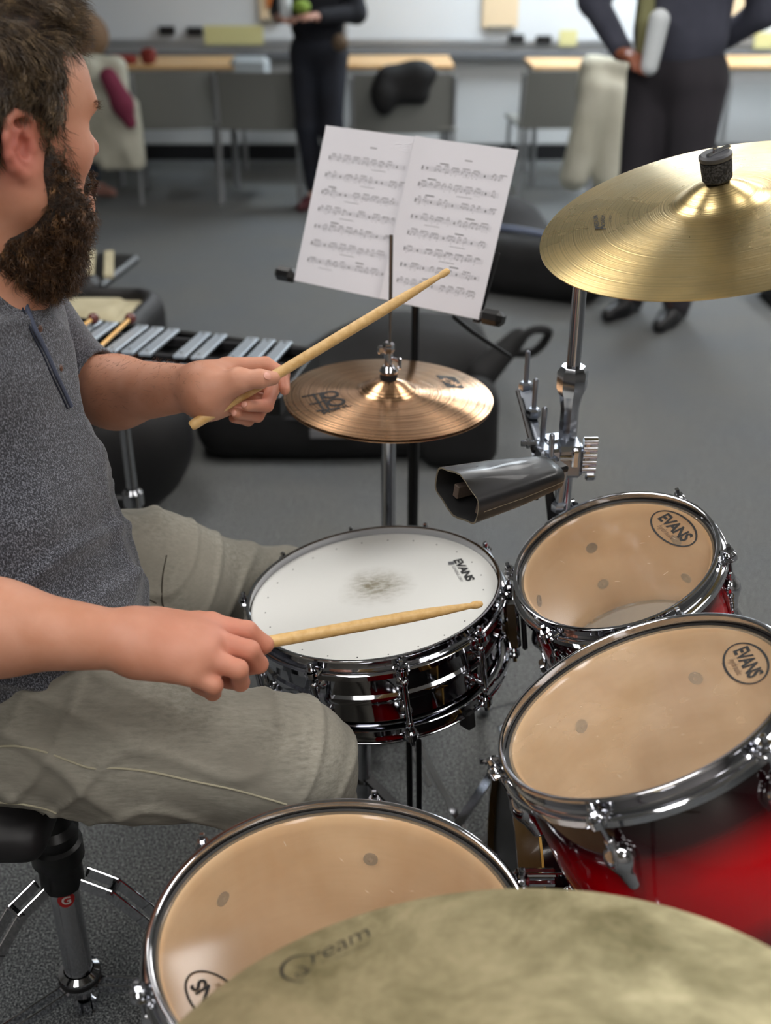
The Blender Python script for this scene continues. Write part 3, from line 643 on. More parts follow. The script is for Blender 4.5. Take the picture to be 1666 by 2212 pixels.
# label block on the right of the hat with reversed letters
a = on_plane(MH, 972, 824, zH(.12))[:2]; b = [on_plane(MH, *p, zH(.12))[:2] for p in ((942, 811), (983, 812), (1004, 838), (966, 838))]
bb = [(q[0], q[1], zH(np.hypot(*q))+.0005) for q in b]; ctr = np.mean(bb, 0); mesh_obj('label_block', np.array(bb), [(0, 1, 2, 3)], INK, gh, 0)
V, Fs = subdiv_planar(text_mesh('HCS', 1, .03, 0, 1.), 1); decal('lettering', gh, MH, (V, Fs), (992, 832), (956, 817), zH, mat('bare_bronze', '#c8966a', .3, 1), eps=.0009)
V, Fs = subdiv_planar(text_mesh('MEINL', 1, -.01, 0, 1.), 1); decal('small_lettering', gh, MH, (V, Fs), (935, 835), (905, 820), zH, mat('pale_ink', '#e8d2b8', .5))

# ---- hi-hat stand
bx, by = .0049, 1.7102
ghs = thing('hihat_stand', 'chrome hi-hat stand with clutch and rod, behind the snare drum', 'cymbal stand', (bx, by, 0))
def loc(f, c): f.tf([[1, 0, 0, -c[0]], [0, 1, 0, -c[1]], [0, 0, 1, -c[2]], [0, 0, 0, 1]]); return f
B0 = (bx, by, 0)
rtop = PY(847, 507, 1.7102)[2]
build('pull_rod', loc(MB().cyl((bx, by, .60), (bx+.004, by, rtop), .0030, n=12), B0), mat('rod_steel', '#8d8a88', .2, 1), ghs)
f = MB(); f.cyl((bx, by, .42), (bx, by, .735), .0125, n=24); f.turned((bx, by, .405), (bx, by, .452), [(.0125, 0), (.022, .1), (.024, .5), (.02, .9), (.0125, 1)], 24); f.cyl((bx, by, .05), (bx, by, .43), .0155, n=24); build('tube', loc(f, B0), CHROME2, ghs)
f = MB(); f.cyl((bx+.015, by-.004, .43), (bx+.043, by-.008, .43), .005, n=12); f.box((bx+.052, by-.008, .428), (.026, .010, .012), rotz(.2)@frame((.4, 0, 1)), .004); f.box((bx+.054, by-.008, .441), (.010, .009, .03), frame((.5, 0, 1)), .004); build('wing_bolt', loc(f, B0), CHROME, ghs)
f = MB(); f.turned((bx, by, .70), (bx, by, .742), [(.0125, 0), (.026, .35), (.026, .8), (.018, 1), (1e-4, 1)], 24); build('seat_cup', loc(f, B0), BLK, ghs)
zt = .7633+.031
build('felt_washer', loc(MB().turned((bx, by, zt-.002), (bx, by, zt+.009), [(.0135, 0), (.0145, .3), (.0145, .8), (.012, 1), (1e-4, 1)], 24), B0), mat('black_felt', '#17171a', .95), ghs)
f = MB(); f.turned((bx, by, zt+.009), (bx, by, zt+.022), [(.0145, 0), (.0155, .3), (.0125, .7), (.009, 1), (1e-4, 1)], 24); f.cyl((bx, by, zt+.018), (bx, by, zt+.052), .0068, n=20); f.turned((bx, by, zt+.044), (bx, by, zt+.062), [(.008, 0), (.0095, .2), (.0095, .8), (.006, 1), (1e-4, 1)], 6); f.cyl((bx, by, zt+.036), (bx+.016, by-.006, zt+.032), .0032, n=10); f.box((bx+.018, by-.007, zt+.028), (.006, .006, .020), None, .002); f.box((bx-.012, by-.004, zt+.05), (.012, .008, .014), None, .003); build('clutch', loc(f, B0), CHROME, ghs)
for i in range(3):
    a = math.radians(60+120*i); f = MB(); d = np.array([math.cos(a), math.sin(a), 0]); p = np.array([bx, by, 0]); f.box(p+d*.16+np.array([0, 0, .09]), (.012, .003, .36), frame(d*.30+np.array([0, 0, -.16]), (0, 0, 1))); f.sphere(p+d*.30+np.array([0, 0, .012]), .012, 10); f.box(p+d*.08+np.array([0, 0, .09]), (.010, .003, .17), frame(d*.15+np.array([0, 0, -.08])))
    build('leg', loc(f, B0), CHROME, ghs)
f = MB(); f.box((bx-.20, by-.02, .03), (.26, .09, .012), frame((.15, 0, 1)), .004); build('pedal', loc(f, B0), STEEL, ghs)

# ---- crash boom stand, percussion clamp, cowbell
px_, py_ = .268, 1.50; B0 = (px_, py_, 0)
gcs = thing('crash_stand', 'chrome boom stand carrying the yellow crash cymbal, right of the cowbell', 'cymbal stand', B0)
cc = tp(MC, (0, 0, .042)); nC = MC[:3, 2]; under = tp(MC, (0, 0, -.02))
f = MB(); f.cyl((px_, py_, .80), (px_, py_, 1.075), .0098, n=24); build('upper_tube', loc(f, B0), CHROME2, gcs)
f = MB(); f.turned((px_, py_, .775), (px_, py_, .892), [(.0125, 0), (.0135, .1), (.0135, .45), (.017, .62), (.022, .72), (.0225, .93), (.017, 1), (1e-4, 1)], 8); build('memory_collar', loc(f, B0), CHROME2, gcs)
f = MB(); f.cyl((px_, py_, .12), (px_, py_, .80), .0125, n=24); build('lower_tube', loc(f, B0), CHROME2, gcs)
f = MB(); f.box((px_, py_, 1.085), (.028, .03, .03), None, .006); f.cyl((px_-.02, py_, 1.09), (px_+.02, py_, 1.09), .012, n=14); build('boom_tilter', loc(f, B0), CHROME, gcs)
f = MB(); f.cyl((px_-.02, py_+.01, 1.083), tuple(under), .006, n=14); build('boom_arm', loc(f, B0), CHROME, gcs)
f = MB(); f.cyl(tp(MC, (0, 0, -.02)), tp(MC, (0, 0, .080)), .0028, n=12); f.turned(tp(MC, (0, 0, -.03)), tp(MC, (0, 0, .032)), [(.009, 0), (.010, .5), (.016, .6), (.016, .95), (1e-4, 1)], 16); build('cymbal_post', loc(f, B0), CHROME, gcs)
FELT = noisy('coarse_black_felt', '#0d0d0e', '#3c3c3e', 420, .95, 3, .45, .62, .8, 500)
f = MB(); f.turned(tp(MC, (0, 0, .0405)), tp(MC, (0, 0, .066)), [(.0150, 0), (.0172, .1), (.0178, .5), (.0182, .95), (.012, 1), (1e-4, 1)], 28); build('felt', loc(f, B0), FELT, gcs)
f = MB(); f.turned(tp(MC, (0, 0, .0665)), tp(MC, (0, 0, .0735)), [(.0185, 0), (.0190, .2), (.0190, .7), (.016, 1), (1e-4, 1)], 28); build('rubber_cap', loc(f, B0), mat('grey_rubber', '#3a3b40', .5), gcs)
f = MB(); f.box(tp(MC, (0.004, 0, .0745)), (.032, .007, .003), MC[:3, :3]@rotz(.5), .001); build('wing_nut', loc(f, B0), CHROME, gcs)
for i in range(3):
    a = math.radians(100+120*i); d = np.array([math.cos(a), math.sin(a), 0]); p = np.array(B0)
    f = MB(); f.box(p+d*.18+np.array([0, 0, .16]), (.016, .004, .45), frame(d*.33+np.array([0, 0, -.28]))); f.box(p+d*.12+np.array([0, 0, .075]), (.014, .004, .24), frame(d*.23+np.array([0, 0, -.03]))); f.cyl(p+d*.345+np.array([0, 0, .03]), p+d*.36+np.array([0, 0, .002]), .012, n=12); build('leg', loc(f, B0), CHROME2, gcs)
# clamp with upright rods
gq = thing('percussion_clamp', 'steel multi-rod percussion clamp fixed to the boom stand beside the cowbell', 'clamp', B0)
def W(x, y, Y=1.47): return PY(x, y, Y)
Ys = {0: 1.60, 1: 1.545, 2: 1.50, 3: 1.47}
f = MB()
plate = [W(1121, 838, 1.60), W(1148, 830, 1.60), W(1174, 975, 1.49), W(1150, 985, 1.49)]
A = np.array(plate); nn = np.cross(A[1]-A[0], A[3]-A[0]); nn /= np.linalg.norm(nn); f.add(np.concatenate([A, A+nn*.004]), [(0, 1, 2, 3), (7, 6, 5, 4), (0, 4, 5, 1), (1, 5, 6, 2), (2, 6, 7, 3), (3, 7, 4, 0)]); build('rod_plate', loc(f, B0), STEEL, gq)
f = MB(); f.cyl(W(1119, 845, 1.585), W(1153, 975, 1.475), .0035, n=8); build('black_strut', loc(f, B0), BLKM, gq)
for (x0, y0, x1, y1, Y, r, hex_) in ((1141, 762, 1136, 838, 1.60, .0038, 0), (1158, 822, 1153, 895, 1.545, .0038, 1), (1177, 884, 1171, 962, 1.50, .0042, 1), (1193, 942, 1190, 1000, 1.46, .0042, 0), (1219, 1018, 1207, 1098, 1.43, .0052, 1)):
    f = MB(); a = W(x0, y0, Y); b = W(x1, y1, Y); f.cyl(b, a, r, n=6 if hex_ else 14); f.sphere(a, r*1.02, 10)
    f.turned(b-np.array([0, 0, .004]), b+np.array([0, 0, .010]), [(.010, 0), (.011, .1), (.011, .8), (.008, 1), (1e-4, 1)], 6); build('upright_rod', loc(f, B0), STEEL, gq)
f = MB(); f.box(W(1208, 972, 1.485), (.070, .040, .020), rotz(.25), .004); f.box(W(1204, 950, 1.505), (.045, .03, .012), rotz(.25), .003); f.box(np.array([px_, py_-.012, W(1230, 985, 1.49)[2]]), (.040, .052, .050), None, .006); build('jaw', loc(f, B0), STEEL, gq)
z9 = W(1262, 985, 1.47)[2]
f = MB(); kx = W(1268, 983, 1.47); f.cyl((px_+.012, py_-.02, kx[2]+.004), kx+np.array([.006, 0, 0]), .0045, n=12); build('bolt', loc(f, B0), CHROME, gq)
f = MB()
for i in range(5): f.cyl(kx+np.array([-.006, 0, .022-.011*i]), kx+np.array([.014, 0, .022-.011*i]), .0062, n=12)
f.box(kx, (.012, .010, .050), None, .003); f.box(kx+np.array([.008, 0, -.036]), (.016, .008, .010), None, .003); build('wing_screw', loc(f, B0), CHROME, gq)
f = MB(); kb = W(1243, 990, 1.43); f.cyl(kb+np.array([-.022, 0, 0]), kb, .0045, n=10); f.box(kb, (.010, .014, .026), None, .002); build('key_bolt', loc(f, B0), CHROME, gq)
f = MB(); kb = W(1138, 958, 1.48); f.cyl(kb+np.array([-.008, 0, 0]), kb+np.array([.014, 0, 0]), .0045, n=6); f.cyl(kb, kb+np.array([.004, 0, 0]), .0075, n=6); build('hex_bolt', loc(f, B0), CHROME, gq)
f = MB(); A = np.array([W(1176, 1045, 1.45), W(1190, 1040, 1.45), W(1212, 1125, 1.44), W(1186, 1140, 1.44)]); f.add(np.concatenate([A, A+np.array([0, .012, 0])]), [(0, 1, 2, 3), (7, 6, 5, 4), (0, 4, 5, 1), (1, 5, 6, 2), (2, 6, 7, 3), (3, 7, 4, 0)]); f.cyl(W(1160, 1050, 1.44), W(1158, 1078, 1.44), .004, n=10); build('lower_arm', loc(f, B0), BLKM, gq)
# cowbell
def cowbell():
    cm = P(986, 1070, 1.39); ce = P(1196, 1018, 1.47); ax = ce-cm; L = np.linalg.norm(ax); 
    wd = P(1040, 1098, 1.37)-P(936, 1030, 1.42); wd -= ax*(wd@ax)/(L*L); wd /= np.linalg.norm(wd); nx = ax/L; up = np.cross(wd, nx)*-1
    if up[2] < 0: up = -up
    M = np.eye(4); M[:3, 0] = nx; M[:3, 1] = np.cross(up, nx); M[:3, 2] = up; M[:3, 3] = cm
    g = thing('cowbell', 'black cowbell clamped to the boom stand, open mouth towards the drummer', 'cowbell', Matrix(M.tolist()))
    def ring(x, hw, hh, n=48, e=3.2):
        V = []
        for i in range(n):
            t_ = TAU*i/n; c, s = math.cos(t_), math.sin(t_); y = hw*math.copysign(abs(c)**(2/e), c); z = hh*math.copysign(abs(s)**(2/e), s)
            z *= 1+.14*math.cos(2*PI*y/hw/1.3) if x < .02 else 1; V.append((x, y, z))
        return V
    n = 48; st = [(0, .046, .0275), (.010, .045, .027), (.08, .038, .0225), (L-.02, .029, .018), (L-.004, .026, .016), (L, .020, .012)]
    ro = [ring(*s) for s in st]; ri = [ring(x+.0005, a-.0022, b-.0022) for x, a, b in st[:5]][::-1]; V = [p for r in ro for p in r]; k = len(ro); Fs = [(i*n+j, i*n+(j+1) % n, (i+1)*n+(j+1) % n, (i+1)*n+j) for i in range(k-1) for j in range(n)]+[tuple((k-1)*n+j for j in range(n))]
    V2 = [p for r in ri for p in r]; F2 = [(i*n+j, (i+1)*n+j, (i+1)*n+(j+1) % n, i*n+(j+1) % n)[::-1] for i in range(4) for j in range(n)]; F2 = [tuple(q[::-1]) for q in F2]+[tuple(range(n))]
    m = noisy('black_enamel_worn', '#08080a', '#131317', 30, .35, coat=.1, rr=(.26, .5))
    f = MB().add(V, Fs); build('bell_body', f, m, g, 50); build('bell_inside', MB().add(V2, F2), mat('inside_black', '#08080a', .8), g, 50)
    f = MB()
    for i in range(n): pass
    e = ro[0]; i_ = ri[-1]; f.strip(e+[e[0]], i_+[i_[0]]); build('rim', f, mat('bare_rim_steel', '#a49a86', .35, .8), g)
    for s in (-1, 1):
        A = [(x, s*(a-.0012+ .0005), 0) for x, a, b in st[1:5]]; build('weld_seam', MB().tube(A, .0011, 6), mat('bare_rim_steel'), g)
    build('damper_block', MB().box((.028, .018, -.008), (.03, .010, .018), None, .001), mat('brown_damper', '#5c5048', .6), g); build('damper_block', MB().box((.03, -.024, -.010), (.025, .008, .016), None, .001), mat('brown_damper'), g)
    build('mount_eye', MB().box((L+.004, 0, .004), (.03, .020, .010), None, .003), BLKM, g)
cowbell()

# ---- snare stand
b0 = (-.035, 1.40, 0); gss = thing('snare_stand', 'chrome snare stand under the snare drum, half hidden by the drummer\'s knee', 'drum stand', b0)
f = MB(); zb = .45
f.turned((-.035, 1.40, .30), (-.035, 1.40, .425), [(.012, 0), (.012, .3), (.026, .36), (.030, .5), (.022, .62), (.014, .7), (.014, .86), (.026, .9), (.026, 1), (1e-4, 1)], 24); f.cyl((-.035, 1.40, .12), (-.035, 1.40, .32), .011, n=20); f.cyl((-.035, 1.40, .05), (-.035, 1.40, .22), .0155, n=20); build('centre_column', loc(f, b0), CHROME, gss)
for i in range(3):
    a = math.radians(-50+120*i); d = np.array([math.cos(a), math.sin(a), 0]); nn_ = np.array(nS)/np.linalg.norm(nS); c0 = np.array([-.035, 1.40, .425]); e_ = np.array(cS)+nn_*(-.152)+d*.175; e_ = e_-nn_*((e_-np.array(cS))@nn_+.149)
    f = MB(); f.box((c0+e_)/2, (.012, .006, np.linalg.norm(e_-c0)), frame(e_-c0), .001); a2 = build('basket_arm', loc(f, b0), CHROME2, gss)
    f = MB(); f.box(e_+d*.006+nn_*.004, (.016, .022, .030), frame(nn_, d), .003); build('rubber_grip', loc(f, b0), RUB, a2)
for i, (x0, y0, z0, x1, y1) in enumerate(((-.035, 1.40, .23, 1094, 1600), (-.035, 1.40, .23, 700, 1700))):
    e_ = PZ(x1, y1, .01) if i else np.array([.23, 1.26, .01]); f = MB(); s_ = np.array([x0, y0, z0]); f.box((s_+e_)/2, (.020, .005, np.linalg.norm(e_-s_)), frame(e_-s_), .001); f.sphere(e_, .012, 10); build('leg', loc(f, b0), BLKM, gss)
f = MB(); s_ = np.array([-.035, 1.40, .23]); e_ = np.array([-.12, 1.66, .01]); f.box((s_+e_)/2, (.020, .005, np.linalg.norm(e_-s_)), frame(e_-s_), .001); f.sphere(e_, .012, 10); build('leg', loc(f, b0), BLKM, gss)
# two slim black rods standing beside the snare stand
for (x, lb) in ((884, 'left of two slim black stand legs under the snare drum'), (905, 'right of two slim black stand legs under the snare drum')):
    a = PY(x, 1600, 1.27); b = PZ(x+(16 if x < 900 else 14), 1745, .005+.0); b = np.array([a[0]+.008, a[1]+.02, .012]); g = thing('stand_leg', lb, 'stand leg', (b[0], b[1], 0), 'slim black legs under the snare'); f = MB(); f.tube([a, (a+b)/2, b], .0045, 10); build('rod', loc(f, (b[0], b[1], 0)), BLKM, g); build('rubber_foot', loc(MB().cyl(b+np.array([0, 0, -.012]), b+np.array([0, 0, .02]), .009, n=12), (b[0], b[1], 0)), RUB, g)
# ride cymbal stand (mostly below the frame)
b0 = (float(cR[0])-.01, float(cR[1])-.02, 0); grs = thing('ride_stand', 'straight chrome stand holding the large olive-bronze cymbal', 'cymbal stand', b0)
f = MB(); pr_ = tp(MR, (0, 0, -.01)); f.cyl((b0[0], b0[1], .02), (pr_[0], pr_[1], pr_[2]-.03), .0125, n=20); f.cyl((pr_[0], pr_[1], pr_[2]-.04), tp(MR, (0, 0, .044)), .003, n=10); build('tube', loc(f, b0), CHROME, grs)
build('felt', loc(MB().turned(tp(MR, (0, 0, .0235)), tp(MR, (0, 0, .031)), [(.015, 0), (.016, .5), (.012, 1), (1e-4, 1)], 20), b0), FELT, grs); build('wing_nut', loc(MB().box(tp(MR, (0, 0, .035)), (.034, .008, .006), MR[:3, :3], .002), b0), CHROME, grs)
for i in range(3):
    a = math.radians(-90+120*i+20); d = np.array([math.cos(a), math.sin(a), 0]); p = np.array(b0); s_ = p+np.array([0, 0, .26]); e_ = p+d*.20+np.array([0, 0, .012]); f = MB(); f.box((s_+e_)/2, (.016, .004, np.linalg.norm(e_-s_)), frame(e_-s_)); f.sphere(e_, .012, 10); build('leg', loc(f, b0), CHROME, grs)
# ================================================================ music stand and sheets
c0 = np.array([.025, 1.939, 1.0]); SX = np.array([.838, -.545, -.019]); SZ = np.array([.219, .305, .927]); SX /= np.linalg.norm(SX); SZ -= SX*(SX@SZ); SZ /= np.linalg.norm(SZ); SN = np.cross(SX, SZ); SN /= np.linalg.norm(SN)   # SN points away from the reader
if SN[1] < 0: SN = -SN
MSh = np.eye(4); MSh[:3, 0] = SX; MSh[:3, 1] = SN; MSh[:3, 2] = SZ; MSh[:3, 3] = c0
WS, HS = .386, .279
PAPER = mat('white_paper', '#dddce2', .85); STF = mat('staff_ink', '#8e8d95', .8); NOTE = mat('note_ink', '#25242a', .8)
def sheet(label, x0, x1, curl, lift, nsys, top, pitch, seed, group='sheet music pages'):
    M = MSh.copy(); M[:3, 3] = tp(MSh, ((x0+x1)/2, -lift, 0)); g = thing('sheet_music', label, 'sheet music', Matrix(M.tolist()), group); w = x1-x0; r = random.Random(seed)
    yf = lambda x: -curl*math.exp(-((x+w/2)/.014))
    n = 40; xs = [-w/2+w*i/n for i in range(n+1)]; V = []; Fs = []
    for dy in (0, .0006):
        for z in (HS/2, -HS/2): V += [(x, yf(x)+dy, z) for x in xs]
    k = n+1
    for i in range(n): Fs += [(i, k+i, k+i+1, i+1), (2*k+i, 2*k+i+1, 3*k+i+1, 3*k+i), (i, i+1, 2*k+i+1, 2*k+i), (k+i, 3*k+i, 3*k+i+1, k+i+1)]
    Fs += [(0, 2*k, 3*k, k), (n, k+n, 3*k+n, 2*k+n)]
    build('paper', MB().add(V, Fs), PAPER, g)
    st = MB(); nt_ = MB()
    def q(m_, x, z, a, b, e=.0003):
        y0, y1 = yf(x-a/2)-e, yf(x+a/2)-e; m_.add([(x-a/2, y0, z-b/2), (x+a/2, y1, z-b/2), (x+a/2, y1, z+b/2), (x-a/2, y0, z+b/2)], [(0, 1, 2, 3)])
    for s in range(nsys):
        z0 = HS/2-top-pitch*s; a, b = -w/2+.020, w/2-.016
        if nsys == 8 and s == 7: pass
        for l in range(5):
            m_ = 8
            for i in range(m_): q(st, a+(b-a)*(i+.5)/m_, z0+(l-2)*.0017, (b-a)/m_*1.01, .00022)
        x = a+.006; q(nt_, a+.002, z0, .0016, .006)
        while x < b-.004:
            mode = r.random(); cnt = r.choice((2, 4, 4, 3)); sp = .0038+.0008*r.random()
            if mode < .82:
                up = r.choice((0, 1, 2)); zt_ = z0+.0052+.001*up
                for j in range(cnt):
                    if x+j*sp > b: break
                    zz = z0+r.choice((-.0034, -.0017, 0, .0017, .0034)); q(nt_, x+j*sp, zz, .0017, .0013); q(nt_, x+j*sp+.0007, (zz+zt_)/2, .00032, zt_-zz); 
                    if r.random() < .35: q(nt_, x+j*sp, z0-.0062, .0011, .0009)
                q(nt_, x+sp*(cnt-1)/2, zt_, sp*(cnt-1), .0008)
            else: q(nt_, x+sp, z0, .0022, .0034)
            x += cnt*sp+.0030
            if r.random() < .3: q(nt_, x-.0018, z0, .00035, .0068)
        if r.random() < .6: q(nt_, a+.03+.08*r.random(), z0-.011, .03, .0005)
        if r.random() < .5: q(nt_, a+.02+.11*r.random(), z0+.0105, .017, .0014)
    q(nt_, 0.01, HS/2-.028, .014, .0012)
    build('printed_staves', st, STF, g, 0).__setitem__('kind', 'stuff'); build('printed_notes', nt_, NOTE, g, 0).__setitem__('kind', 'stuff'); return g
spx = on_plane(np.vstack([np.column_stack([SX, SZ, np.cross(SX, SZ), c0]), [0, 0, 0, 1]]), 868, 470)[0]
sheet('left page of sheet music on the black stand, behind the raised drumstick', -WS/2, spx+.004, 0, .001, 7, .054, .0305, 11)
sheet('right page of sheet music on the black stand, behind the drumstick tip', spx, WS/2, .012, .002, 8, .049, .0275, 23)
f0 = (float(c0[0]+SN[0]*.06), float(c0[1]+SN[1]*.06), 0); gm = thing('music_stand', 'black folding music stand holding the two pages of sheet music', 'music stand', f0)
R3 = np.column_stack([SX, SN, SZ]); LB = tp(MSh, (0, -.002, -HS/2-.010))
lg_ = build('ledge', loc(MB().box(tp(MSh, (.0, .014, -HS/2+.010)), (WS+.075, .022, .020), R3, .004), f0), BLK, gm)
for s in (-1, 1): build('end_pad', loc(MB().box(tp(MSh, (s*(WS/2+.022), .002, -HS/2+.008)), (.042, .030, .026), R3, .008), f0), BLK, lg_)
f = MB(); f.box(tp(MSh, (0, .012, -.04)), (.022, .006, .20), R3, .002); build('centre_strut', loc(f, f0), BLKM, gm)
for s in (-1, 1): build('desk_arm', loc(MB().box(tp(MSh, (s*.085, .010, .02)), (.20, .004, .014), R3@np.array([[math.cos(s*.5), 0, -math.sin(s*.5)], [0, 1, 0], [math.sin(s*.5), 0, math.cos(s*.5)]]), .001), f0), BLKM, gm)
build('side_support', loc(MB().box(tp(MSh, (WS/2-.004, .006, -.085)), (.014, .005, .12), R3@np.array([[.99, 0, .05], [0, 1, 0], [-.05, 0, .99]]), .001), f0), BLKM, gm)
hub = tp(MSh, (.01, .03, -HS/2+.03)); f = MB(); f.cyl((f0[0], f0[1], .30), (f0[0], f0[1], hub[2]-.02), .0075, n=16); f.cyl((f0[0], f0[1], hub[2]-.03), tuple(hub), .009, n=14); build('pole', loc(f, f0), BLKM, gm); build('lower_pole', loc(MB().cyl((f0[0], f0[1], .06), (f0[0], f0[1], .62), .011, n=16), f0), BLKM, gm)
a_ = PY(980, 684, 1.90); b_ = PY(1103, 771, 1.98); build('spare_arm', loc(MB().tube([a_, a_*.7+b_*.3+np.array([0, 0, -.004]), b_], .004, 8), f0), BLKM, gm)
for i in range(3):
    a = math.radians(30+120*i); d = np.array([math.cos(a), math.sin(a), 0]); p = np.array(f0); f = MB(); f.tube([p+np.array([0, 0, .38]), p+d*.26+np.array([0, 0, .012])], .006, 8); f.sphere(p+d*.265+np.array([0, 0, .012]), .011, 10); build('leg', loc(f, f0), BLKM, gm)

# ================================================================ glockenspiel
zg = .68; O = PZ(223, 763, zg); ax = PZ(405, 777, zg)-PZ(245, 765, zg); ax /= np.linalg.norm(ax); bd = PZ(308, 708, zg)-PZ(245, 765, zg); Lb = np.linalg.norm(bd); bd /= Lb
MG = np.eye(4); MG[:3, 0] = ax; perp = np.array([-ax[1], ax[0], 0]); MG[:3, 1] = perp; MG[:3, 3] = O
sk = math.atan2(bd@perp, bd@ax)      # bars are square to the long axis when this is 90 degrees
gg = thing('glockenspiel', 'silver glockenspiel in a black frame behind the drummer\'s raised forearm', 'glockenspiel', Matrix(MG.tolist()))
ALU = noisy('aluminium_bar', '#aebac6', '#b9c2cb', 8, .35, metal=.55); PN = mat('screw_steel', '#d8dadc', .15, 1)
pp_ = lambda x, y: tp(inv(MG), PZ(x, y, zg))
print('glock', math.degrees(sk), Lb, [pp_(*q)[:2].round(3) for q in ((283, 768), (320, 771), (393, 775), (433, 778), (330, 708), (375, 718), (475, 735), (455, 730), (610, 752), (262, 702), (190, 757))])
pitch = (pp_(320, 771)[0]-pp_(245, 765)[0])/2
def bar(x, y0, L, z, name='bar', w=.026):
    f = MB(); f.box((x, y0+L/2, z), (w, L, .007), None, .0012); b = build(name, f, ALU, gg)
    s = MB(); s.cyl((x, y0+L-.014, z+.002), (x, y0+L-.014, z+.0055), .0036, n=12); s2 = MB(); s2.cyl((x, y0+.014, z+.002), (x, y0+.014, z+.0055), .0036, n=12)
    build('screw', s, PN, b); build('screw', s2, PN, b)
sharps = [-4.6, -2.6, -1.6, 0.35, 1.35, 2.35, 4.3, 5.3, 7.2, 8.2, 9.2]; L0 = (pp_(308, 708)-pp_(245, 765))[1]
for s in sharps: bar(s*pitch+.002, -.002, L0-.0042*s, .0+.004)
for i in range(-5, 11): bar((i-.15)*pitch, -.012-(L0*.92-.003*i), L0*.92-.003*i, -.008, w=.0265)
xe0, xe1 = -5.6*pitch, 11.0*pitch
f = MB(); Ll, Rr = L0+.035, L0-.03
f.prism([(xe0, -L0-.015), (xe1, -L0+.02), (xe1, Rr-.02), (xe0, Ll+.01)], -.035, -.020); build('frame_board', f, BLK, gg)
for y in (.022, L0*.72): build('rail', MB().box(((xe0+xe1)/2, y, -.008), (xe1-xe0, .014, .014), rotz(-.02)), mat('black_felt'), gg)
for y in (-.035, -L0*.65): build('rail', MB().box(((xe0+xe1)/2, y, -.016), (xe1-xe0, .012, .010), rotz(.02)), mat('black_felt'), gg)
for (a, b) in (((xe0, Ll+.01), (xe1, Rr-.02)), ((xe0, -L0-.015), (xe1, -L0+.02)), ((xe1, -L0+.02), (xe1, Rr-.02)), ((xe0, -L0-.015), (xe0, Ll+.01))):
    a = np.array([*a, -.020]); b = np.array([*b, -.020]); build('case_edge', MB().box((a+b)/2, (.012, .040, np.linalg.norm(b-a)+.012), frame(b-a), .003), BLK, gg)
# mallets lying on the bars
WOOD = noisy('varnished_birch', '#d9a65c', '#e6bd7c', 30, .35, stretch=(8, 1, 1)); BALL = mat('brown_rubber_ball', '#5a2620', .25, 0, .3)
for (x0, y0, x1, y1, lb) in ((202, 688, 130, 738, 'left brown-headed mallet lying on the glockenspiel'), (282, 688, 196, 768, 'right brown-headed mallet lying across the glockenspiel bars')):
    h_ = PZ(x0, y0, zg+.022); t_ = PZ(x1, y1, zg+.012); u = (h_-t_)/np.linalg.norm(h_-t_); g = thing('mallet', lb, 'mallet', t_, 'glockenspiel mallets'); t_ = h_-u*.30; build('handle', loc(MB().cyl(t_, h_, .0042, n=14), g.location), WOOD, g); build('head', loc(MB().sphere(h_, .0125, 20), g.location), BALL, g)
# glockenspiel stand
q = PY(281, 1020, 2.02); b0 = (float(q[0]), 2.02, 0); gt = thing('glockenspiel_stand', 'chrome pedestal stand carrying the glockenspiel', 'stand', b0)
zt_ = PX2((b0[0], 2.02, .7)); f = MB(); f.cyl((b0[0], 2.02, .40), (b0[0], 2.02, .625), .0115, n=20); build('upper_tube', loc(f, b0), CHROME2, gt); f = MB(); f.cyl((b0[0], 2.02, .05), (b0[0], 2.02, .43), .0145, n=20); f.turned((b0[0], 2.02, .40), (b0[0], 2.02, .44), [(.0145, 0), (.021, .1), (.021, .8), (.0145, 1)], 20); f.cyl((b0[0]-.04, 2.02, .42), (b0[0], 2.02, .42), .005, n=10); build('lower_tube', loc(f, b0), CHROME2, gt)
for i, (dx, dy) in enumerate(((-.10, .05), (.11, .04), (-.08, -.07), (.06, -.07))): build('top_arm', loc(MB().tube([(b0[0], 2.02, .61), (b0[0]+dx*.5, 2.02+dy*.5, .632), (b0[0]+dx, 2.02+dy, .643)], .0042, 8), b0), CHROME, gt)
for i in range(3):
    a = math.radians(80+120*i); d = np.array([math.cos(a), math.sin(a), 0]); p = np.array(b0); f = MB(); f.tube([p+np.array([0, 0, .25]), p+d*.26+np.array([0, 0, .012])], .007, 8); f.sphere(p+d*.265+np.array([0, 0, .012]), .011, 10); build('leg', loc(f, b0), CHROME2, gt)

# ================================================================ bags and cases
NYL = noisy('black_nylon', '#070708', '#101012', 12, .8, bump=.3, bscale=60); NYL2 = noisy('black_leatherette', '#0d0c0e', '#171517', 8, .55, bump=.25, bscale=40)
LINE = noisy('cream_plush', '#a89f83', '#b8b094', 14, .95, bump=.3, bscale=200)
def softbag(name, label, cat, parts, c, m=NYL, h=.012, amp=.012, k=9, extra=None, group=None):
    S = SDF()
    for kind, *a in parts:
        if kind == 'b': S.box(*a)
        elif kind == 'e': S.ell(*a)
        else: S.cone(*a)
    S.disp(lambda p: amp*waves(p, k, int(abs(c[0])*100)))
    zmin = .0; S.disp(lambda p: np.zeros(len(p)))
    class Q:
        def __call__(s, p): return np.maximum(S(p), .004-p[:, 2])
    lo, hi = S.bounds(.04); lo[2] = -.02
    V, F_ = surface(Q(), lo, hi, h); V = V-np.array(c)
    g = thing(name, label, cat, c, group); mesh_obj('bag_body' if 'bag' in name else 'case_body', V, F_, m, g, 0); return g
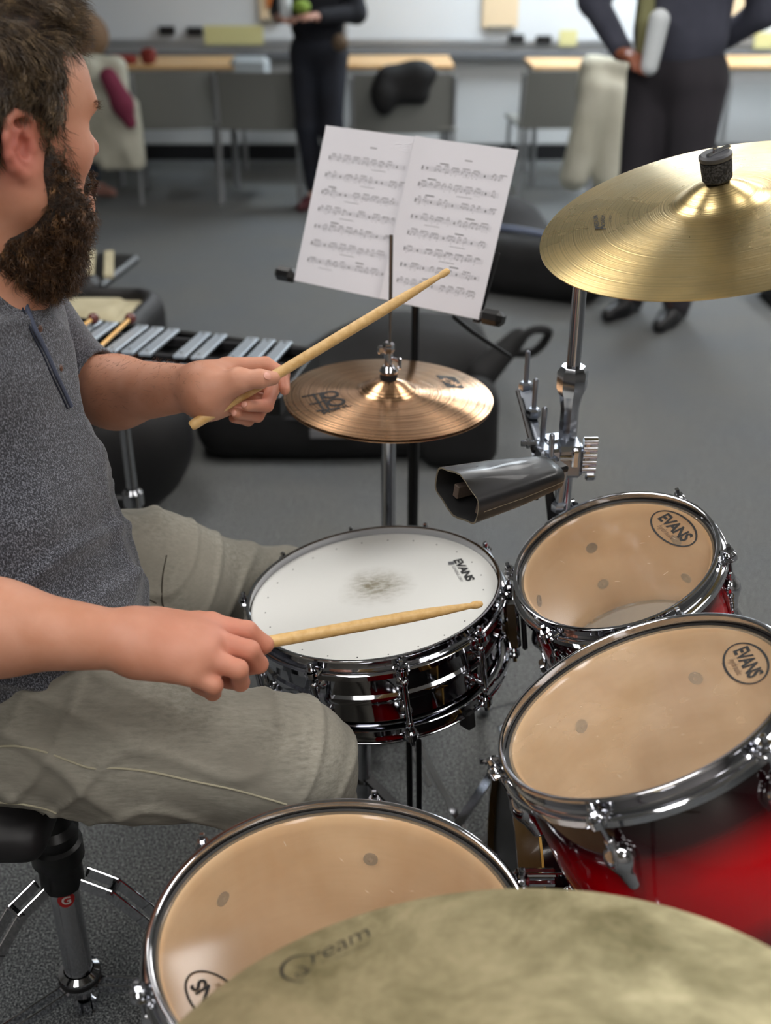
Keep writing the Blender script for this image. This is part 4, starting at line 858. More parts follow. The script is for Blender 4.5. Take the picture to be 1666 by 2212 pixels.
g = softbag('gig_bag', 'large black soft bag on the floor behind the hi-hat', 'bag', [('b', (-.20, 3.26, .12), (.38, .20, .12), .09, .05), ('e', (.02, 3.45, .16), (.30, .22, .17), .1), ('b', (.12, 3.5, .16), (.22, .20, .14), .1, .08)], (-.1, 3.3, 0), NYL, .014, .010, 8)
for pts in (([(245, 0), (0, 0)],)): pass
def L3(g, V): return [np.array(v)-np.array(g.location) for v in V]
build('zip', MB().tube(L3(g, bez([(-.50, 3.08, .15), (-.2, 3.055, .16), (.1, 3.06, .16), (.3, 3.12, .15)], 8)), .005, 6), mat('zip_grey', '#2a2a2e', .4, .4), g)
build('fabric_label', MB().box(L3(g, [(-.16, 3.045, .115)])[0], (.13, .006, .03), None, .002), mat('label_grey', '#77777a', .7), g)
g = softbag('strapped_bag', 'black bag with a flared strap, right of the hi-hat cymbal', 'bag', [('b', (.22, 3.10, .13), (.12, .09, .13), .06, .03), ('c', (.30, 3.3, .2), (.42, 3.38, .30), .05, .03, .04)], (.22, 3.2, 0), NYL, .012, .006, 10)
build('strap', MB().tube(L3(g, bez([(.20, 3.06, .22), (.22, 3.02, .10), (.30, 3.03, .02), (.24, 3.06, .012)], 8)), .009, 8), mat('webbing_grey', '#3c3d40', .8), g)
build('handle_loop', MB().tube(L3(g, bez([(.40, 3.34, .28), (.46, 3.36, .33), (.52, 3.4, .31), (.48, 3.42, .24), (.40, 3.4, .24)], 8)), .014, 8), NYL, g)
g = softbag('drum_case', 'round black drum case on the floor under the glockenspiel', 'case', [('c', (-.98, 2.62, .22), (-.74, 2.78, .22), .215, .215, .02)], (-.72, 2.7, 0), NYL2, .014, .004, 7)
build('latch', MB().box(L3(g, [(-.565, 2.75, .36)])[0], (.02, .04, .05), None, .006), CHROME, g)
# open case with cream plush lining
q = PZ(205, 668, .50); q[0] -= .12; g = thing('instrument_case', 'open black case with cream plush lining, left behind the glockenspiel', 'case', (q[0], q[1], 0))
rz_ = rotz(-.10); S = SDF(); S.box((-.13, 0, .40), (.40, .25, .115), .07, .01, R=rz_); S.box((-.13, .0, .50), (.355, .185, .07), .06, .02, -1, R=rz_); S.cone((-.45, 0, .2), (.2, 0, .2), .01, k=.01)
S.ops = S.ops[:-1]; o = sculpt('case_shell', S, NYL2, g, .011); S = SDF(); S.box((-.13, 0, .455), (.36, .19, .03), .025, .01, R=rz_); S.disp(lambda p: .004*waves(p, 14, 3)); sculpt('lining', S, LINE, g, .010)
S = SDF(); S.box((.10, .03, .46), (.10, .10, .045), .04, .03); sculpt('neck_block', S, LINE, g, .010)
f = MB(); f.box((-.10, 0, .14), (.70, .40, .28), rz_, .02); build('support_box', f, NYL, g)
# second keyed instrument further back
q0 = PZ(218, 598, .52); g = thing('keyed_instrument', 'black keyed percussion instrument with cream bars, half hidden by the beard', 'instrument', (q0[0], q0[1], 0)); rz_ = rotz(math.radians(-8)); f = MB()
f.box(rz_@np.array([-.42, -.02, .45]), (.84, .09, .15), rz_, .02); build('black_side', f, NYL2, g); f = MB(); f.box(rz_@np.array([-.42, .20, .47]), (.80, .40, .03), rz_, .01); build('frame_board', f, BLK, g)
for i in range(12):
    f = MB(); f.box(rz_@np.array([-.035-.062*i, .16, .515]), (.030, .30-.004*i, .014), rz_@rotz(.35), .003); build('bar', f, LINE, g)
for sx in (-.8, -.30):
    for sy in (0, .36): build('leg', MB().box(rz_@np.array([sx, sy, .22]), (.03, .03, .45), rz_), BLKM, g)
# bag on the carpet, right
g = softbag('gig_bag', 'long black bag lying on the carpet left of the standing man\'s shoes', 'bag', [('b', (.66, 4.95, .13), (.36, .20, .13), .10, .05, 1, rotz(-.45)), ('e', (.52, 5.2, .17), (.24, .2, .20), .1)], (.66, 4.95, 0), NYL, .016, .010, 7)
build('reflection_strip', MB().tube(L3(g, bez([(.42, 5.02, .272), (.6, 4.92, .276), (.80, 4.78, .265)], 8)), .012, 6), mat('blue_grey_reflection', '#6c7690', .4), g)  # bluish reflection on the bag, modelled as a coloured strip
g = softbag('gig_bag', 'low black bag on the carpet under the crash cymbal, at the right edge', 'bag', [('b', (1.95, 4.75, .08), (.30, .18, .08), .07, .04)], (1.95, 4.75, 0), NYL, .016, .008, 7)

# ================================================================ far furniture
OAK = noisy('beech_laminate', '#d0a672', '#dab583', 5, .5); GREYP = mat('grey_plastic', '#777874', .6); LEGM = mat('table_leg_grey', '#9b9d9f', .4, .5)
def table(label, x0, x1, y, depth, z=.72, panel=True, mtop=OAK, legs=True):
    g = thing('table', label, 'table', ((x0+x1)/2, y+depth/2, 0), 'tables by the far wall'); w = x1-x0
    build('tabletop', MB().box((0, 0, z-.0125), (w, depth, .025), None, .004), mtop, g)
    if panel: build('apron', MB().box((0, -depth/2+.03, z-.065), (w-.04, .02, .08), None, .002), mat('apron_white', '#b9bdc0', .5), g)
    for sx in (-1, 1):
        for sy in (-1, 1): build('leg', MB().cyl((sx*(w/2-.035), sy*(depth/2-.035), 0), (sx*(w/2-.035), sy*(depth/2-.035), z-.02), .017, n=12), LEGM, g)
    return g
table('long wooden table on the left with red pouches on it', -1.72, -.92, 7.25, .62)
table('wooden table behind the standing woman', -.52, .42, 7.30, .62)
table('small wooden table between the grey chair and the beige coat', .90, 1.36, 7.25, .5, panel=False)
table('wooden table at the right edge beyond the standing man', 2.1, 3.2, 7.3, .6)
def chair(label, x, y, rz, w=.48, group='grey stacking chairs'):
    g = thing('chair', label, 'chair', (x, y, 0), group); g.rotation_euler[2] = rz
    S = SDF(); S.box((0, 0, .44), (w/2, .22, .014), .012, .01); S.disp(lambda p: .10*(p[:, 0]**2)-.02*0); build('seat', MB().box((0, 0, .44), (w, .42, .028), None, .012), GREYP, g)
    f = MB(); n = 12; Rb = .55; A = []; B = []; C = []; D = []
    for i in range(n+1):
        t_ = (i/n-.5)*w/Rb; x_ = Rb*math.sin(t_); y_ = -.20-Rb*(1-math.cos(t_))*-1-.0; A.append((x_, -y_*0-.22+.5*(x_**2), .42)); B.append((x_, -.26+.5*(x_**2), .74)); C.append((x_, -.205+.5*(x_**2), .42)); D.append((x_, -.245+.5*(x_**2), .74))
    f.strip(A, B); f.strip(D, C); f.strip(B, D); f.strip(C, A); f.add([A[0], B[0], D[0], C[0]], [(0, 1, 2, 3)]); f.add([A[-1], B[-1], D[-1], C[-1]], [(3, 2, 1, 0)]); build('backrest', f, GREYP, g)
    for sx in (-1, 1):
        build('leg', MB().tube([(sx*(w/2-.02), -.24, .73), (sx*(w/2-.02), -.19, .45), (sx*(w/2-.01), -.25, 0)], .0115, 10), LEGM, g); build('leg', MB().tube([(sx*(w/2-.03), .16, .43), (sx*(w/2-.02), .21, 0)], .0115, 10), LEGM, g)
    return g
chair('grey chair with the black bag on its back, right of the woman', .10, 6.85, 0, .62)
chair('grey chair standing under the long table on the left', -1.25, 7.0, .15, .5)
chair('grey chair left of the standing woman', -.72, 6.95, -.1, .5)
chair('grey chair beside the beige coat', .98, 7.02, .1, .46)
g = softbag('backpack', 'black backpack resting on top of the grey chair and table', 'bag', [('b', (.10, 6.62, .68), (.15, .08, .10), .06, .04), ('e', (.20, 6.62, .74), (.10, .08, .07), .05), ('e', (-.01, 6.58, .62), (.07, .07, .10), .04)], (.13, 6.66, 0), NYL, .013, .016, 20)
tag(build('pouch', MB().box((-1.62, 7.36, .745), (.17, .10, .05), None, .015), mat('red_pouch', '#8f3026', .7)), 'flat red pouch on the long table, left of the taller one', 'pouch', 'red pouches on the long table')
tag(build('pouch', MB().box((-1.46, 7.36, .765), (.09, .08, .09), None, .02), mat('red_pouch2', '#7a261c', .7)), 'taller dark red pouch on the long table', 'pouch', 'red pouches on the long table')
tag(build('white_bag', MB().box((-.83, 7.3, .60), (.24, .10, .34), None, .03), mat('white_plastic_bag', '#b4bcc0', .6)), 'white plastic bag hanging at the table left of the woman', 'bag')
# coats on chairs
BEI = noisy('beige_cotton', '#b5b3a2', '#c6c4b4', 6, .85, bump=.3, bscale=40); MAR = mat('maroon_knit', '#7d2f48', .9); BRN = noisy('brown_bag_fabric', '#6b5038', '#80664c', 6, .8)
S = SDF(); S.box((-1.64, 6.62, .55), (.20, .07, .28), .06, .05, 1, rotz(.1)).box((-1.52, 6.60, .42), (.13, .05, .20), .04, .05, 1, rotz(.1)).box((-1.71, 6.60, .76), (.13, .09, .07), .05, .05).disp(lambda p: .016*waves(p*np.array([1.8, 1.8, .35]), 26, 4)); o = sculpt('coat', S, BEI, None, .013); tag(o, 'beige coat draped over a seat at the far left, beside the drummer\'s face', 'coat')
S = SDF(); S.cone((-1.52, 6.50, .74), (-1.45, 6.48, .60), .05, .055, .04).cone((-1.45, 6.48, .60), (-1.42, 6.48, .50), .055, .035, .04).disp(lambda p: .006*waves(p, 30, 5)); tag(sculpt('scarf', S, MAR, None, .010), 'maroon scarf hanging over the far-left beige coat', 'scarf')
S = SDF(); S.ell((-1.74, 6.75, .93), (.19, .13, .15), .05).ell((-1.86, 6.7, .80), (.14, .1, .12), .05).disp(lambda p: .01*waves(p, 16, 6)); tag(sculpt('shoulder_bag', S, BRN, None, .014), 'brown bag heaped on top of the far-left beige coat', 'bag')
S = SDF(); S.box((1.13, 6.1, .78), (.13, .07, .10), .05, .05).cone((1.08, 6.05, .72), (.99, 5.98, .30), .085, .075, .06).cone((1.17, 6.08, .70), (1.17, 6.0, .30), .085, .075, .03).disp(lambda p: .010*waves(p*np.array([1.8, 1.8, .4]), 26, 9)); tag(sculpt('coat', S, BEI, None, .012), 'long beige coat hanging behind the standing man', 'coat')
g = thing('coat_stand', 'dark seat frame that the long beige coat hangs on', 'coat stand', (1.14, 6.16, 0)); build('post', MB().cyl((0, 0, 0), (0, 0, .86), .014, n=12), BLKM, g)
for i in range(3):
    a = TAU*i/3; build('foot', MB().cyl((0, 0, .03), (.2*math.cos(a), .2*math.sin(a), .01), .010, n=8), BLKM, g)

# ================================================================ throne
b0 = (-.452, 1.14, 0); gt = thing('drum_throne', 'black round drum throne with chrome tripod under the drummer', 'stool', b0)
S = SDF(); S.ell((-.13, .03, .470), (.175, .18, .045), .01); S.box((-.13, .03, .450), (.165, .17, .028), .025, .02); sculpt('seat', S, NYL2, gt, .008)
f = MB()
for i in range(80):
    a = TAU*i/80; a2 = a+TAU/80*.6; f.tube([(-.13+.171*math.cos(a), .03+.176*math.sin(a), .474), (-.13+.171*math.cos(a2), .03+.176*math.sin(a2), .474)], .0013, 5)
tag(build('red_stitching', f, mat('red_thread', '#7c1a1c', .8), gt), kind='stuff')
build('bracket', MB().turned((0, 0, .335), (0, 0, .435), [(.030, 0), (.034, .25), (.026, .35), (.028, .8), (.05, .95), (.05, 1)], 24), BLK, gt)
build('seat_plate', MB().box((-.10, .02, .437), (.20, .12, .008), None, .002), BLK, gt)
build('collar', MB().turned((0, 0, .255), (0, 0, .345), [(.022, 0), (.030, .08), (.030, .5), (.036, .6), (.036, .9), (.024, 1)], 24), BLK, gt)
build('tube', MB().cyl((0, 0, .070), (0, 0, .27), .0205, n=28), CHROME, gt)
lt = build('lower_collar', MB().turned((0, 0, .030), (0, 0, .088), [(.010, 0), (.021, .25), (.026, .5), (.030, .6), (.030, .92), (.022, 1)], 24), CHROME, gt); build('rubber_ring', MB().turned((0, 0, .068), (0, 0, .080), [(.0225, 0), (.031, .2), (.031, .8), (.0225, 1)], 28), RUB, lt)
f = MB(); f.cyl((0, 0, .005), (0, 0, .032), .006, n=12)
for i in range(6): a = TAU*i/6; f.cyl((.013*math.cos(a), .013*math.sin(a), .004), (.013*math.cos(a), .013*math.sin(a), .026), .006, n=8)
build('knurled_knob', f, CHROME, lt)
# round badge (red with a pale letter) on the tube, facing the camera
d = CAM[:2]-np.array(b0[:2]); av = math.atan2(d[1], d[0]); R = rotz(av); V, Fs = MB().lathe([(1e-5, 0), (.0125, 0)], 40).v[0], MB().lathe([(1e-5, 0), (.0125, 0)], 40).f
def wrap(V, r, zc, off): return [R@np.array([r*math.cos(v[0]/r), r*math.sin(v[0]/r), v[1]+zc]) for v in V]
Vb, Fb = subdiv_planar((np.array([(.0125*math.cos(TAU*i/40), .0125*math.sin(TAU*i/40), 0) for i in range(40)]), [tuple(range(40))]), 2); mesh_obj('badge', wrap(Vb, .0209, .245, 0), Fb, mat('badge_red', '#a81a1c', .35), gt, 0)
tv, tf_ = subdiv_planar(text_mesh('G', .019, .03), 1); mesh_obj('badge_letter', wrap(tv, .0212, .2445, 0), tf_, mat('badge_white', '#cfc4c0', .4), gt, 0)
for i in range(3):
    a = av+math.radians((-62, 58, 178)[i]); d = np.array([math.cos(a), math.sin(a), 0]); t_ = np.array([-d[1], d[0], 0])
    lg = None
    f = MB(); pts = [d*.034+np.array([0, 0, .275]), d*.075+np.array([0, 0, .262]), d*.115+np.array([0, 0, .225]), d*.30+np.array([0, 0, .022])]
    for s in (-1, 1):
        q = [p+t_*s*.0115 for p in pts]
        for j in range(3): f.box((q[j]+q[j+1])/2, (.003, .020, np.linalg.norm(q[j+1]-q[j])+.004), frame(q[j+1]-q[j], t_)@np.array([[0, 1, 0], [1, 0, 0], [0, 0, 1]])@np.eye(3)) if False else f.box((q[j]+q[j+1])/2, (.020, .0035, np.linalg.norm(q[j+1]-q[j])+.004), np.stack([np.cross(t_, (q[j+1]-q[j])/np.linalg.norm(q[j+1]-q[j])), t_, (q[j+1]-q[j])/np.linalg.norm(q[j+1]-q[j])], 1), .001)
    f.box((pts[2]+pts[3])/2, (.004, .023, .02), np.stack([d, t_, np.array([0, 0, 1])], 1)); f.cyl(pts[1]-t_*.016, pts[1]+t_*.016, .006, n=10); lg = build('leg', f, CHROME, gt)
    build('rubber_foot', MB().turned(pts[3]+np.array([0, 0, -.02]), pts[3]+np.array([0, 0, .03]), [(.014, 0), (.019, .3), (.015, 1), (1e-4, 1)], 16), RUB, lg)
    f = MB(); a_ = d*.026+np.array([0, 0, .062]); b_ = d*.235+np.array([0, 0, .086])
    for s in (-1, 1): f.box((a_+b_)/2+t_*s*.008, (.015, .003, np.linalg.norm(b_-a_)), np.stack([np.cross(t_, (b_-a_)/np.linalg.norm(b_-a_)), t_, (b_-a_)/np.linalg.norm(b_-a_)], 1), .001)
    f.cyl(a_-t_*.012, a_+t_*.012, .006, n=10); f.cyl(b_-t_*.012, b_+t_*.012, .005, n=10); build('brace', f, CHROME, gt)
# ================================================================ standing figures
SKIN2 = noisy('brown_skin', '#8a4e38', '#94583f', 12, .55, sss=.05); SKIN3 = noisy('pale_skin', '#b98a78', '#c09484', 12, .55)
def hand(S, w, d, up, curl=.3, s=1.):
    w = np.array(w, float); d = np.array(d, float); d /= np.linalg.norm(d); up = np.array(up, float); up -= d*(up@d); up /= np.linalg.norm(up); sd = np.cross(d, up)
    for i, (o, L) in enumerate(((-.030, .070), (-.010, .078), (.010, .072), (.029, .055))):
        k = w+d*.085*s+sd*o*s; S.cone(w+sd*o*.5, k, .016, .0115, .018); a = k+(d*math.cos(curl)-up*math.sin(curl))*L*.45*s; b = a+(d*math.cos(curl*2.4)-up*math.sin(curl*2.4))*L*.5*s; S.cone(k, a, .0105, .0095, .006).cone(a, b, .0095, .008, .004)
    k = w+d*.03-sd*.03; a = w+d*.065-sd*.052-up*.012; b = a+d*.035-up*.012; S.cone(w, k, .016, .015, .015).cone(k, a, .014, .011, .01).cone(a, b, .011, .009, .004)
def standing(label, loc_, yaw, Hh, skin, top_m, bot_m, shoe_m, hair_m, arms, hairlong=False, stance=.10, slim=1., skirt=False, seat=None, name='person', bare=False):
    c, s_ = math.cos(yaw), math.sin(yaw); k = Hh/1.75; T = np.array([[c*k, -s_*k, 0, 0], [s_*k, c*k, 0, 0], [0, 0, k, 0], [0, 0, 0, 1.]]); w = slim
    # local: +x is forward, +y is the person's left
    B = SDF(); hd = np.array([.02, 0, 1.64])
    B.ell(hd+np.array([-.005, 0, .02]), (.095, .075, .10), .01).ell(hd+np.array([.03, 0, -.05]), (.06, .055, .065), .03).cone(hd+np.array([.085, 0, .0]), hd+np.array([.105, 0, -.03]), .010, .013, .012)
    for t in (-1, 1): B.ell(hd+np.array([-.005, t*.078, -.01]), (.018, .008, .03), .006); B.ell(hd+np.array([.082, t*.03, .012]), (.010, .014, .009), .01, -1)
    B.ell(hd+np.array([.085, 0, -.065]), (.012, .022, .008), .006)
    B.cone((-.01, 0, 1.58), (-.02, 0, 1.42), .052, .055, .03).ell((-.01, 0, 1.25), (.09, .14*w, .2), .05).ell((0, 0, .98), (.09, .14*w, .14), .06)
    Tp = SDF(); Tp.ell((0, 0, 1.26), (.115, .175*w, .20), .03).ell((0.01, 0, 1.08), (.125, .165*w, .17), .06).cone((-.01, -.14*w, 1.42), (-.01, .14*w, 1.42), .055, .055, .05).cone((-.01, 0, 1.44), (-.01, 0, 1.49), .06, .056, .02)
    hip = .92
    Bt = SDF(); Bt.ell((0, 0, .96), (.115, .165*w, .13), .03)
    Sh = SDF()
    for t in (-1, 1):
        ft = np.array([0, t*stance, 0]); kn = np.array([.02, t*(stance*.6+.04), .50]); hp = np.array([0, t*.085, .90])
        if seat is not None: hp = np.array([0, t*.09, .50+.02]); kn = np.array([.42, t*.11, .50]); ft = np.array([.42, t*.11, 0])
        ak = ft+np.array([-.03, 0, .08])
        B.cone(hp, kn, .07, .05, .03).cone(kn, ak, .048, .034, .02).cone(ak, ft+np.array([.11, 0, .028]), .028, .016, .02)
        Bt.cone(hp, kn, .098*w, .072*w, .05).cone(kn, ak+np.array([0, 0, .05 if bare else 0]), .070*w, .055*w, .03)
        Sh.cone(ft+np.array([-.06, 0, .035]), ft+np.array([.05, t*.005, .04]), .036, .040, .02).cone(ft+np.array([.05, t*.005, .035]), ft+np.array([.15, t*.012, .030]), .040, .028, .02)
        if not bare: Sh.cone(ft+np.array([-.04, 0, .05]), ft+np.array([-.035, 0, .10]), .038, .042, .02)
        el, wr, hdv, hup = arms[0 if t > 0 else 1]; sh = np.array([-.01, t*.19*w, 1.40]); el = np.array(el); wr = np.array(wr)
        B.cone((0, t*.1, 1.38), sh, .05, .045, .04).cone(sh, el, .045, .036, .02).cone(el, wr, .036, .024, .01); hand(B, wr, hdv, hup, .35)
        Tp.cone(sh, el, .066, .055, .04).cone(el, el+(wr-el)*.92, .055, .040, .03)
    Tp.disp(lambda p: .006*waves(p, 16, 2)); Bt.disp(lambda p: .006*waves(p*np.array([1, 1, .5]), 22, 3))
    class Cl:
        def __init__(s, S): s.S = S
        def __call__(s, p): return np.maximum(s.S(p), .003-p[:, 2])
    o = bpy.data.objects.new(name, None); 
    def mk(nm, S, m, parent, h):
        lo, hi = S.bounds(.03); lo[2] = max(lo[2], -.03); V, F_ = surface(Cl(S), lo, hi, h); V = V@T[:3, :3].T; return mesh_obj(nm, V, F_, m, parent, 0)
    body = mk(name, B, skin, None, .008); body.location = (loc_[0], loc_[1], 0 if seat is None else 0); tag(body, label, 'person')
    mk('shirt', Tp, top_m, body, .011); mk('trousers', Bt, bot_m, body, .011); mk('shoes', Sh, shoe_m, body, .009)
    Hr = SDF(); Hr.ell(hd+np.array([-.022, 0, .045]), (.100, .088, .100), .01)
    if hairlong: Hr.cone(hd+np.array([-.06, 0, .02]), hd+np.array([-.09, 0, -.22]), .075, .06, .04)
    Hr.ell(hd+np.array([.10, 0, -.03]), (.07, .07, .10), .02, -1); Hr.disp(lambda p: .004*waves(p, 60, 8)); mk('hair', Hr, hair_m, body, .008)
    return body
SLATE = noisy('slate_shirt_fabric', '#3a3c4a', '#4b4d5b', 5, .85); CHAR = noisy('charcoal_trousers', '#2c2a30', '#373339', 4, .85); BSHOE = mat('black_shoe', '#111114', .45); DHAIR = noisy('dark_hair', '#17120f', '#2a211b', 50, .6)
mp_ = PZ(1330, 700, 0)
man2 = standing('person standing at the right in a slate shirt and dark trousers', (1.11, 4.52), math.radians(232), 1.80, SKIN2, SLATE, CHAR, BSHOE, DHAIR,
    [((-.14, .24, 1.15), (-.18, .04, 1.02), (-.1, -1, -.1), (-1, 0, 0)), ((.02, -.36, 1.17), (.19, -.13, 1.01), (.5, .85, -.1), (0, 0, 1))], slim=1.08, stance=.10)
# things he carries
def onbody(loc_, yaw, k, p): return np.array([loc_[0], loc_[1], 0])+k*(rotz(yaw)@np.array(p))
Lm, ym, km = (1.11, 4.52), math.radians(232), 1.80/1.75
S = SDF(); S.chain([onbody(Lm, ym, km, q) for q in ((-.06, -.115, 1.475), (.02, -.115, 1.480), (.10, -.10, 1.42), (.138, -.085, 1.30), (.150, -.075, 1.12), (.155, -.07, 1.02))], [.018, .022, .026, .028, .030, .028], .02); tag(sculpt('strap', S, mat('olive_webbing', '#8b8a62', .9), None, .008), 'olive shoulder strap hanging down the standing man\'s front', 'strap')
S = SDF(); S.cone(onbody(Lm, ym, km, (.24, .0, .98)), onbody(Lm, ym, km, (.22, .01, 1.13)), .032, .038, .02); tag(sculpt('cup', S, mat('white_cup', '#d6dcdf', .5), None, .007), 'tall white cup in the standing man\'s hand', 'cup')
NAVY = noisy('navy_denim', '#15161f', '#1f2430', 5, .85); BLACKT = noisy('black_jersey', '#0e0f14', '#171922', 5, .9); REDS = mat('dark_red_shoe', '#4a1a20', .5)
w2 = standing('person standing beyond the music stand in a black top and dark jeans', (-.37, 6.62), math.radians(248), 1.62, SKIN3, BLACKT, NAVY, REDS, DHAIR,
    [((.0, .25, 1.14), (.24, .11, 1.13), (.6, -.7, .1), (0, 0, 1)), ((.0, -.25, 1.14), (.24, -.13, 1.12), (.6, .7, .1), (0, 0, 1))], hairlong=True, slim=1.0, stance=.07, bare=True)
Lw, yw, kw = (-.37, 6.62), math.radians(248), 1.62/1.75
S = SDF(); S.ell(onbody(Lw, yw, kw, (.31, .045, 1.185)), (.05, .05, .035), .01); tag(sculpt('green_cloth', S, mat('lime_green', '#7f9a3c', .8), None, .008), 'small lime green thing held by the person in black', 'cloth')
S = SDF(); S.cone(onbody(Lw, yw, kw, (.30, -.06, 1.13)), onbody(Lw, yw, kw, (.30, -.06, 1.22)), .030, .036, .01); tag(sculpt('paper_cup', S, mat('white_cup'), None, .008), 'pale cup held by the person in black', 'cup')
o = build('belt_pouch', MB().sphere((0, 0, 0), (.045, .03, .045), 20), mat('tan_leather', '#5b4a38', .7)); o.location = tuple(PY(735, 92, 6.42)); tag(o, 'round tan ornament on the hip of the person in black', 'ornament')
JEAN = noisy('grey_blue_denim', '#3a4450', '#46515e', 5, .85)
standing('seated person at the far left in grey-blue jeans, mostly hidden behind the drummer', (-2.18, 7.15), math.radians(-35), 1.65, SKIN3, mat('brown_top', '#5d4b3d', .9), JEAN, mat('pink_shoe', '#b28478', .6), DHAIR,
    [((.12, .25, 1.12), (.30, .14, 1.02), (1, -.2, 0), (0, 0, 1)), ((.12, -.25, 1.12), (.30, -.14, 1.02), (1, .2, 0), (0, 0, 1))], seat=1)
# ================================================================ the drummer
SKIN = mat('fair_skin', '#c08a72', .56, 0, 0, .12); t = NT(SKIN); co = t.coord('Object')
n1 = t.n('ShaderNodeTexNoise', Scale=26, Detail=4); t.l(co, n1.inputs['Vector']); n2 = t.n('ShaderNodeTexNoise', Scale=380, Detail=2); t.l(co, n2.inputs['Vector'])
va = t.n('ShaderNodeVertexColor', layer_name='flush'); bc = t.mixc(t.ramp(n1.outputs[0], [(.35, 0.), (.7, 1.)]), '#bd8468', '#c9937a')
bc = t.mixc(va.outputs[0], bc, '#c26a5e'); t.l(bc, t.b.inputs['Base Color']); t.bump(n2.outputs[0], .12, .0006)
NAIL = mat('fingernail', '#d9a08e', .25)
yaw = math.radians(42); pit = math.radians(-4); g_ = np.array([math.cos(yaw)*math.cos(pit), math.sin(yaw)*math.cos(pit), math.sin(pit)]); r_ = np.array([math.sin(yaw), -math.cos(yaw), 0]); u_ = np.cross(r_, g_)
ear = P(57, 318, 1.16); HC_ = ear-.078*r_; TH = np.eye(4); TH[:3, 0] = g_; TH[:3, 1] = r_; TH[:3, 2] = u_; TH[:3, 3] = HC_
B = SDF(TH)
B.ell((.002, 0, .058), (.098, .076, .086), .01).ell((.055, 0, .050), (.052, .062, .055), .03).ell((.052, 0, -.015), (.050, .060, .068), .03)
for s in (-1, 1):
    B.ell((.062, s*.042, -.010), (.028, .022, .024), .025).cone((.080, 0, -.088), (.010, s*.052, -.055), .020, .020, .03).cone((.010, s*.056, -.050), (-.005, s*.060, .0), .018, .02, .03)
B.cone((.090, -.034, .034), (.092, .034, .034), .0125, .0125, .02)
for s in (-1, 1): B.ell((.103, s*.033, .015), (.014, .018, .011), .014, -1)
B.cone((.095, 0, .022), (.111, 0, -.012), .0075, .010, .014).ell((.1115, 0, -.015), (.0115, .012, .0105), .010)
for s in (-1, 1): B.ell((.101, s*.013, -.019), (.011, .008, .008), .006); B.ell((.105, s*.008, -.028), (.004, .0035, .004), .003, -1)
for s in (-1, 1): B.ell((.084, s*.031, .014), .0135, .003)
B.cone((.083, -.02, -.075), (.083, .02, -.075), .018, .018, .02).ell((.098, 0, -.053), (.010, .022, .007), .006).ell((.096, 0, -.064), (.010, .019, .007), .005)
# ears
for s in (-1, 1):
    e = lambda f, u, o=0.: (f*.92, s*(.0755+.30*max(0, .004-f)+o), u*.88+.001)
    B.ell(e(-.012, .004, -.001), (.018, .004, .028), .003, 1, rotz(s*-.29))
    B.chain([e(.010, .016), e(.009, .026, .001), e(.0, .036, .003), e(-.014, .0385, .004), e(-.025, .030, .004), e(-.029, .012, .004), e(-.026, -.008, .003), e(-.018, -.022, .002), e(-.008, -.031, .001)], [.0030, .0040, .0044, .0044, .0042, .0040, .0038, .0042, .0055], .004)
    B.ell(e(-.001, -.030, .0), (.0095, .0045, .0115), .006)
    B.chain([e(-.002, .024, .002), e(-.013, .018, .003), e(-.018, .002, .003), e(-.013, -.012, .002), e(-.004, -.019, .0015)], [.0024, .0030, .0032, .0032, .0034], .003)
    B.ell(e(-.004, .0, .0035), (.0095, .0100, .0130), .003, -1); B.ell(e(-.004, .027, .003), (.010, .0065, .0055), .002, -1)
    B.ell(e(.008, -.002, .000), (.0042, .0042, .0075), .004); B.cone(e(.0, .010, .001), e(.010, .013, .0), .0022, .0025, .003)
B.T = None
neck0 = tp(TH, (-.030, 0, -.035)); neck1 = np.array([-.485, 1.268, 1.075])
B.cone(neck0, neck1, .058, .068, .04); B.cone(tp(TH, (.02, 0, -.07)), neck1+np.array([.03, 0, 0]), .045, .06, .04)
B.ell((-.515, 1.26, .97), (.085, .16, .13), .06).ell((-.51, 1.25, .74), (.11, .15, .16), .08)
# left arm and hand (raised stick)
Lsh = np.array([-.55, 1.47, 1.055]); Lel = np.array([-.455, 1.545, .840]); Lwr = P(436, 836, 1.49)
B.cone((-.50, 1.36, 1.03), Lsh, .06, .058, .04).cone(Lsh, Lel, .056, .048, .03)
mid = Lel*.68+Lwr*.32; mid = mid-np.array([0, 0, .006]); B.cone(Lel, mid, .046, .0480, .02).cone(mid, Lwr, .0480, .0290, .03)
def D(px_): return [P(*q) for q in px_]
def finger(pts, rs, k=.004): B.chain(D(pts), rs, k)
def rel(h, pts): return pts
B.cone(P(440, 828, 1.485), P(492, 797, 1.515), .027, .0155, .02).cone(P(440, 842, 1.49), P(500, 812, 1.545), .027, .0155, .02).cone(P(440, 850, 1.50), P(502, 836, 1.57), .026, .0150, .02).cone(P(445, 858, 1.50), P(494, 858, 1.585), .024, .0145, .02)
B.cone(P(455, 850, 1.475), P(515, 822, 1.458), .024, .0175, .02).cone(P(455, 866, 1.49), P(500, 868, 1.51), .022, .016, .02)
finger([(515, 822, 1.458), (562, 818, 1.452), (590, 817, 1.462)], [.0155, .0118, .0095], .006)
finger([(490, 793, 1.515), (574, 786, 1.53), (612, 808, 1.525), (615, 842, 1.505)], [.0135, .0098, .0088, .0075])
finger([(498, 812, 1.545), (590, 838, 1.555), (576, 876, 1.525), (534, 877, 1.478)], [.0130, .0100, .0092, .0078])
finger([(500, 834, 1.57), (575, 868, 1.57), (556, 898, 1.54), (512, 893, 1.488)], [.0130, .0098, .0090, .0078])
finger([(494, 856, 1.585), (552, 894, 1.585), (536, 908, 1.56), (505, 903, 1.53)], [.0120, .0088, .0080, .0070])
